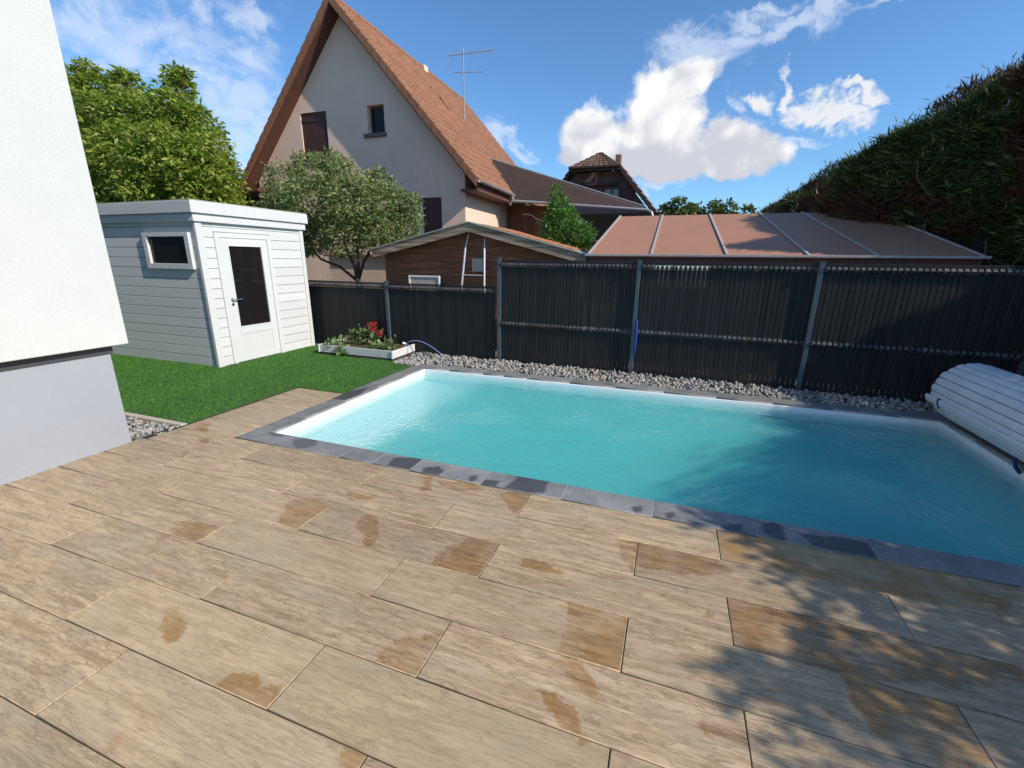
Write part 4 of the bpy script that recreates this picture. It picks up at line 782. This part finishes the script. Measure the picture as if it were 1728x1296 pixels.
# hip triangle
g = []; rid = Vector((ax, 23.1, az_))
u = Vector((1, 0, 0)); 
def quad_tiles(a, b, c, d, nu, nv, name):   # bilinear tiled patch a-b lower edge, d-c upper edge
    a, b, c, d = (np.array(Vector(k)) for k in (a, b, c, d)); V = []; UV = []; F = []; n0 = 0; seg = 4; nr = np.cross(b-a, d-a); nr /= np.linalg.norm(nr)
    for j in range(nv):
        s = np.linspace(0, 1, nu*seg+1); ph = (s*nu) % 1; prof = .04*np.sin(ph*math.pi)**2
        for e, (t, z) in enumerate(((j/nv, -.02), (j/nv, .045), ((j+1)/nv, .0))):
            lo = a+np.outer(s, b-a); hi = d+np.outer(s, c-d); V.append(lo*(1-t)+hi*t+np.outer(prof+z, nr)); UV.append(np.column_stack([s*nu*.999, np.full(len(s), j+.5)]))
        m_ = len(s); idx = n0+np.arange(3*m_).reshape(3, m_)
        for e in range(2): F.append(np.stack([idx[e, :-1], idx[e, 1:], idx[e+1, 1:], idx[e+1, :-1]], -1))
        n0 += 3*m_
    return np_mesh(name, np.vstack(V), np.vstack(F), MT['roofdark'], r, uv=np.vstack(UV))
quad_tiles((hl-.12, 21.75, hz), (hr+.12, 21.75, hz), (ax+.02, 23.1, az_+.03), (ax-.02, 23.1, az_+.03), 9, 6, 'hip_roof')
for s_, h_, e_ in ((-1, hl, el_), (1, hr, er_)):
    lo = Vector((e_[0], 0, e_[1])); top = Vector((ax, 0, az_+.02))
    a = Vector((e_[0], 22.0, e_[1])); b = Vector((e_[0], 31.5, e_[1])); hp = Vector((h_+s_*.1, 22.0, hz-.02)); 
    if s_ > 0: quad_tiles(a, b, (hp.x, 31.5, hz), hp, 26, 9, 'side_roof'); quad_tiles(hp, (hp.x, 31.5, hz), (ax, 31.5, az_), (ax, 23.1, az_), 24, 4, 'side_roof')
    else: quad_tiles(b, a, hp, (hp.x, 31.5, hz), 26, 9, 'side_roof'); quad_tiles((hp.x, 31.5, hz), hp, (ax, 23.1, az_), (ax, 31.5, az_), 24, 4, 'side_roof')
    g = MB(); g.prism([a+Vector((0, -.03, 0)), hp+Vector((0, -.03, 0)), hp+Vector((0, -.03, -.22)), a+Vector((0, -.03, -.22))], (0, .08, 0)); g.build('barge_board', MT['darktimber'], r)
g = MB(); g.box(hl-.1, hr+.1, 21.8, 21.86, hz-.16, hz-.03); g.tube([(hl-.1, 21.74, hz-.02), (hr+.1, 21.74, hz-.02)], .05, 8); g.build('hip_gutter', MT['darktimber'], r)
g = MB(); g.box(hl+.1, hr-.1, 22.3, 22.6, 4.95, 5.1); g.box(-3.95, -3.88, 22.32, 22.5, 4.95, 5.5); g.build_each('gable_timber', MT['darktimber'], r)
g = MB(); g.box(-3.2, -2.95, 23.3, 23.7, 5.9, 6.42); g.build('chimney', MT['roofdark'], r)
g = MB()
for (a, b, c, d) in ((-3.55, -3.48, 4.25, 4.86), (-2.83, -2.76, 4.25, 4.86), (-3.48, -2.83, 4.8, 4.86), (-3.19, -3.12, 4.25, 4.8), (-3.48, -2.83, 4.25, 4.31)): g.box(a, b, 22.5, 22.58, c, d)
wn = g.build('window', MT['brown'], r); g = MB(); g.box(-3.48, -2.83, 22.55, 22.56, 4.3, 4.8); g.build('pane', MT['winglass'], wn)
for a, b in ((-4.1, -3.58), (-2.73, -2.2)): g = MB(); g.box(a, b, 22.5, 22.55, 4.2, 4.9); g.build('shutter', MT['brown'], r)

# ================================================================ trees, hedge
def tree(name, base, lobes, dens, lsize, aspect, mat, label, limbs, trunk_r, droop=.1, up=.4, shell=.55, clump=.4, core=True, group=None, cat='tree', corescale=.55, ow=.3):
    r = thing(name, base, label, cat, group)
    P, D = lobe_pts(lobes, dens, shell=shell, clump=clump); V, F = leaves(P, lsize, aspect, up=up, droop=droop, outward=D, ow=ow)
    np_mesh('crown', V, F, mat, r)
    g = MB(); b = Vector(base)
    for path in limbs:
        n_ = len(path); g.tube(path, [trunk_r*(1-.85*i/(n_-1)) for i in range(n_)] if path[0][2] <= b.z+.3 else [trunk_r*.5*(1-.8*i/(n_-1)) for i in range(n_)], 8)
    for (x, y, z, rr) in lobes:   # a twig into every lobe
        c = Vector((x, y, z)); st = min((Vector(p) for path in limbs for p in path[1:]), key=lambda q: (q-c).length); mid = st.lerp(c, .5)+Vector((0, 0, rr*.1))
        g.tube([st, mid, c+Vector((RNG.normal()*.1, RNG.normal()*.1, rr*.5))], [trunk_r*.22, trunk_r*.14, trunk_r*.05], 6)
        for _ in range(4): d = Vector(RNG.normal(size=3)); d.z = abs(d.z); g.tube([mid, c+d.normalized()*rr*.8], [trunk_r*.1, trunk_r*.03], 5)
    g.build('trunk', MT['bark'], r, smooth=True); return r
BT = [(-17.17,10,6.57,0.41), (-18.48,10.3,6.23,0.55), (-16.21,9.5,5.56,0.51), (-15.99,10.3,6.39,0.42), (-15.18,9.7,5.38,0.65), (-13.88,10.3,6.18,0.35), (-13.6,9.8,5.42,0.53), (-13.19,10.2,5.12,0.51), (-12.62,10,4.43,0.51), (-12.65,10.2,3.93,0.46), (-12.37,9.3,3.91,0.63), (-13.35,9.1,4.22,0.69), (-15.19,9.2,4.35,0.66), (-16.56,9.4,4.16,0.62), (-13.9,9,3.5,0.65), (-12.38,9.2,3.31,0.51), (-15.84,9.2,3.29,0.62), (-12.04,9.8,3.38,0.3)]
BT += [(-19.5, 10.3, 5.3, .8), (-18.2, 10.2, 5.2, .8), (-17.6, 9.8, 4.2, .8), (-14.6, 9.9, 4.9, .8), (-15.2, 10.3, 3.0, .9), (-13.2, 10.2, 3.2, .8), (-17.5, 10, 3.0, .9), (-17.2, 10, 6.95, .24), (-16.05, 10.3, 6.7, .22), (-13.95, 10.3, 6.55, .22), (-13.5, 10.3, 6.4, .2), (-17.9, 10, 6.8, .25)]
tree('chestnut_tree', (-15.3, 10.2, 0), BT, 8600, .125, .40, MT['ltree'], 'tall bright green broadleaf tree behind the white garden shed', [[(-15.3, 10.2, 0), (-15.2, 10.2, 2.2), (-15.0, 10.1, 4.0), (-14.8, 10.1, 5.4)], [(-15.2, 10.2, 2.0), (-14.2, 10, 3.2), (-13.4, 9.9, 4.2)], [(-15.2, 10.2, 2.2), (-16.4, 10, 3.4), (-17.3, 10, 4.8)], [(-15.1, 10.2, 3), (-13.9, 10, 4.5), (-13.7, 10.1, 5.7)]], .2, droop=.45, up=1.2, clump=.33, ow=.6)
FT = [(-8.98,8.9,3.27,0.41), (-9.17,8.8,2.67,0.4), (-8.33,9.0,3.52,0.4), (-7.71,9.1,3.69,0.27), (-7.18,8.7,3.17,0.42), (-7.79,8.5,2.8,0.54), (-6.67,8.5,2.7,0.53), (-6.45,9.1,3.2,0.3), (-6.12,8.8,2.72,0.42), (-5.66,8.9,2.66,0.3), (-5.61,8.9,2.29,0.27), (-6.17,8.6,2.22,0.42), (-7.05,8.5,2.1,0.49), (-8.07,8.6,2.05,0.38), (-8.57,8.7,2.32,0.39), (-8.66,8.9,1.86,0.24), (-6.1,8.9,1.92,0.23)]
tree('fruit_tree', (-7.0, 8.8, 0), FT, 12500, .068, .5, MT['lfruit'], 'grey-green fruit tree with forked dark trunk before the pink gable', [[(-7.02, 8.8, 0), (-7.0, 8.8, 1.0), (-7.05, 8.8, 1.35), (-7.25, 8.8, 1.75), (-7.4, 8.8, 2.3)], [(-7.0, 8.8, 1.05), (-7.45, 8.75, 1.38), (-7.95, 8.7, 1.55), (-8.4, 8.7, 2.0), (-8.7, 8.8, 2.5)], [(-7.0, 8.8, 1.1), (-6.8, 8.8, 1.5), (-6.5, 8.8, 1.9), (-6.1, 8.8, 2.4)], [(-7.0, 8.8, 1.0), (-6.95, 8.8, 1.6), (-6.9, 8.7, 2.2), (-6.7, 8.8, 2.9)]], .085, droop=.1, up=.6, clump=.36)
# long watershoots of the fruit tree
CT = [(-2.47,9.6,2.97,0.08), (-2.46,9.6,2.76,0.15), (-2.39,9.6,2.55,0.22), (-2.34,9.6,2.32,0.3), (-2.28,9.6,2.11,0.4), (-1.83,9.4,2.1,0.18), (-1.94,9.4,1.93,0.23), (-2.23,9.6,1.91,0.42)]
r = thing('conifer', (-2.3, 9.6, 0), 'small bright green conifer between the timber shed and the brown roof', 'tree')
P, D = lobe_pts(CT, 20000, shell=.5, clump=.35); V, F = leaves(P, .075, .28, up=0, droop=-.5, outward=D, ow=1.2); np_mesh('crown', V, F, MT['lcon'], r)
g = MB(); g.tube([(-2.3, 9.6, 0), (-2.35, 9.6, 1.6), (-2.47, 9.6, 3.0)], [.06, .04, .01], 8); g.build('trunk', MT['bark'], r)
FA = [(-0.94,30,4.51,0.4), (-0.2,30,4.82,0.43), (0.67,30,4.5,0.46), (1.79,30,4.57,0.43), (2.58,30,4.55,0.36), (3.59,30,4.4,0.29)]
for i, (sel, lab) in enumerate((((0, 1, 2), 'leftmost distant round green treetop beside the distant house'), ((3, 4), 'middle distant green treetop above the brown roof'), ((5,), 'smallest distant treetop next to the tall hedge'))):
    lb = [FA[k] for k in sel]; x = sum(l[0] for l in lb)/len(lb); lb += [(l[0], l[1]+.2, l[2]-.8, l[3]*1.9) for l in lb]
    tree('distant_tree', (x, 30.5, 0), lb, 2600, .16, .6, MT['lfar'], lab, [[(x, 30.5, 0), (x, 30.5, 3), (x, 30.4, 4.2)]], .12, group='distant trees above the brown roof')

def hedge(name, x0, x1, y0, y1, h, label, n, lsize, seed, cat='hedge', trunk=True, xf=None, slope=.62):
    rg = np.random.default_rng(seed); r = thing(name, ((x0+x1)/2, (y0+y1)/2, 0), label, cat)
    xf = xf or (lambda y: x0+0*y)
    def wave(y, z): return .13*np.sin(y*1.9+z*1.3+seed)+.10*np.sin(y*3.7-z*2.1)+.08*np.sin(z*4.1+y*.9)+.05*np.sin(y*9.1+z*6)
    def top(x, y):   # height of the leaf surface above a point: a slanting shoulder up to a level crest
        return np.minimum(h-.62*(x0-x) if slope is None else h, h-(x0+.35-x)*slope)+.17*np.sin(y*1.3+seed)+.12*np.sin(y*2.9+1)+.11*np.sin(y*6.3+x*2)+.09*np.sin(x*6+y*2)+.05*np.sin(y*14+x*9)
    Y = lambda m: y0+(y1-y0)*rg.random(m)**1.6
    m = int(n*.6); yy = Y(m); xx = xf(yy); tt = top(xx+.1, yy); z = rg.random(m)**.9*tt
    P = np.column_stack([xx+wave(yy, z)+np.abs(rg.normal(0, .15, m)), yy, z]); O = np.tile([-.8, 0, .25], (m, 1))
    m2 = n-m; yy = Y(m2); xa = xf(yy); xx = xa+(x1-xa)*rg.random(m2)**1.25; P2 = np.column_stack([xx, yy, top(xx, yy)-np.abs(rg.normal(0, .09, m2))+np.where(rg.random(m2) < .06, .2*rg.random(m2), 0)]); O2 = np.tile([-.35, -.2, 1.1], (m2, 1))
    m3 = n//9; xx = rg.uniform(x0-.1, x1, m3); P3_ = np.column_stack([xx, y0+np.abs(rg.normal(0, .15, m3)), rg.random(m3)*top(xx, np.full(m3, y0))]); O3 = np.tile([0, -1., .3], (m3, 1))
    P = np.vstack([P, P2, P3_]); O = np.vstack([O, O2, O3])
    V, F = leaves(P, lsize, .12, up=0, droop=-.1, outward=O, ow=1.2, rng=rg, sizevar=.45); np_mesh('foliage', V, F, MT['lhedge'], r)
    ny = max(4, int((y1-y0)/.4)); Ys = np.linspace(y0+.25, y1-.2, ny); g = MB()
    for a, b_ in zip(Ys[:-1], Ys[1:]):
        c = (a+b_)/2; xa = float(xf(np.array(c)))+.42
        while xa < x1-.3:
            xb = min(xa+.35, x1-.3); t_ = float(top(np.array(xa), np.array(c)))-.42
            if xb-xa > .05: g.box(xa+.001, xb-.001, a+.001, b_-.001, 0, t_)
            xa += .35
    g.build('light_block_core', MT['core'], r)  # solid dark boxes added inside the foliage to block light
    if trunk:
        g = MB(); y = y0+.3
        while y < min(y1, y0+1.4):
            xb = float(xf(np.array(y)))+.3; g.tube([(xb, y, 0), (xb+.05, y+.1, 1.4), (xb+.1, y-.1, 2.6)], [.05, .04, .02], 7)
            for _ in range(4): z = RNG.uniform(.9, 2.4); dy = RNG.normal()*.5; g.tube([(xb+.05, y, z), (xb-.2, y+dy*.5, z+.2), (xb-.45, y+dy, z+.15+RNG.random()*.5), (xb-.5, y+dy*1.4, z+.3+RNG.random()*.7)], [.014, .010, .007, .003], 5)
            y += .5+RNG.random()*.4
        g.build('branches', MT['twig'], r)
    return r
def hedge_face(y): t = np.clip((y-7.3)/1.8, 0, 1); return 4.12-1.7*t*t*(3-2*t)
hedge('thuja_hedge', 4.12, 5.9, 6.9, 31, 4.06, 'tall dark thuja hedge with brown dead patches on the right', 600000, .10, 3, xf=hedge_face)
# outside the frame on the right: what throws the shade over the pool and paving
hedge('low_hedge', 4.25, 5.2, 3.6, 6.2, 2.2, 'clipped low hedge beside the pool cover, right of the picture', 26000, .13, 5, trunk=False)
def shrub(base, lobes, label): tree('garden_shrub', base, lobes, 9000, .075, .5, MT['lfruit'], label, [[base, (base[0], base[1], 1.2), (base[0], base[1]+.1, 2.0)]], .05, cat='shrub', group='shrubs right of the terrace')
shrub((4.7, 2.4, 0), [(4.7, 3.1, 1.9, .7), (4.7, 2.3, 2.1, .7), (4.7, 1.6, 1.9, .65), (4.7, 2.6, 1.1, .8), (4.7, 1.6, 1.0, .7), (4.6, 2.0, 2.65, .3), (4.7, .9, 1.75, .6), (5.2, 2.4, 1.9, .7), (5.2, 1.3, 1.7, .7), (5.2, 1.8, .9, .8)], 'tall loose shrub beside the pool, right of the picture')
shrub((4.4, .2, 0), [(4.85, .6, 1.75, .55), (4.8, .1, 1.85, .5), (4.85, -.5, 1.5, .6), (4.9, .2, .9, .8), (4.5, .7, 2.65, .22), (4.5, 1.05, 2.5, .2), (5.1, 0, 1.6, .7), (5.1, .6, 1.1, .8)], 'tall loose shrub beside the terrace, right of the picture')
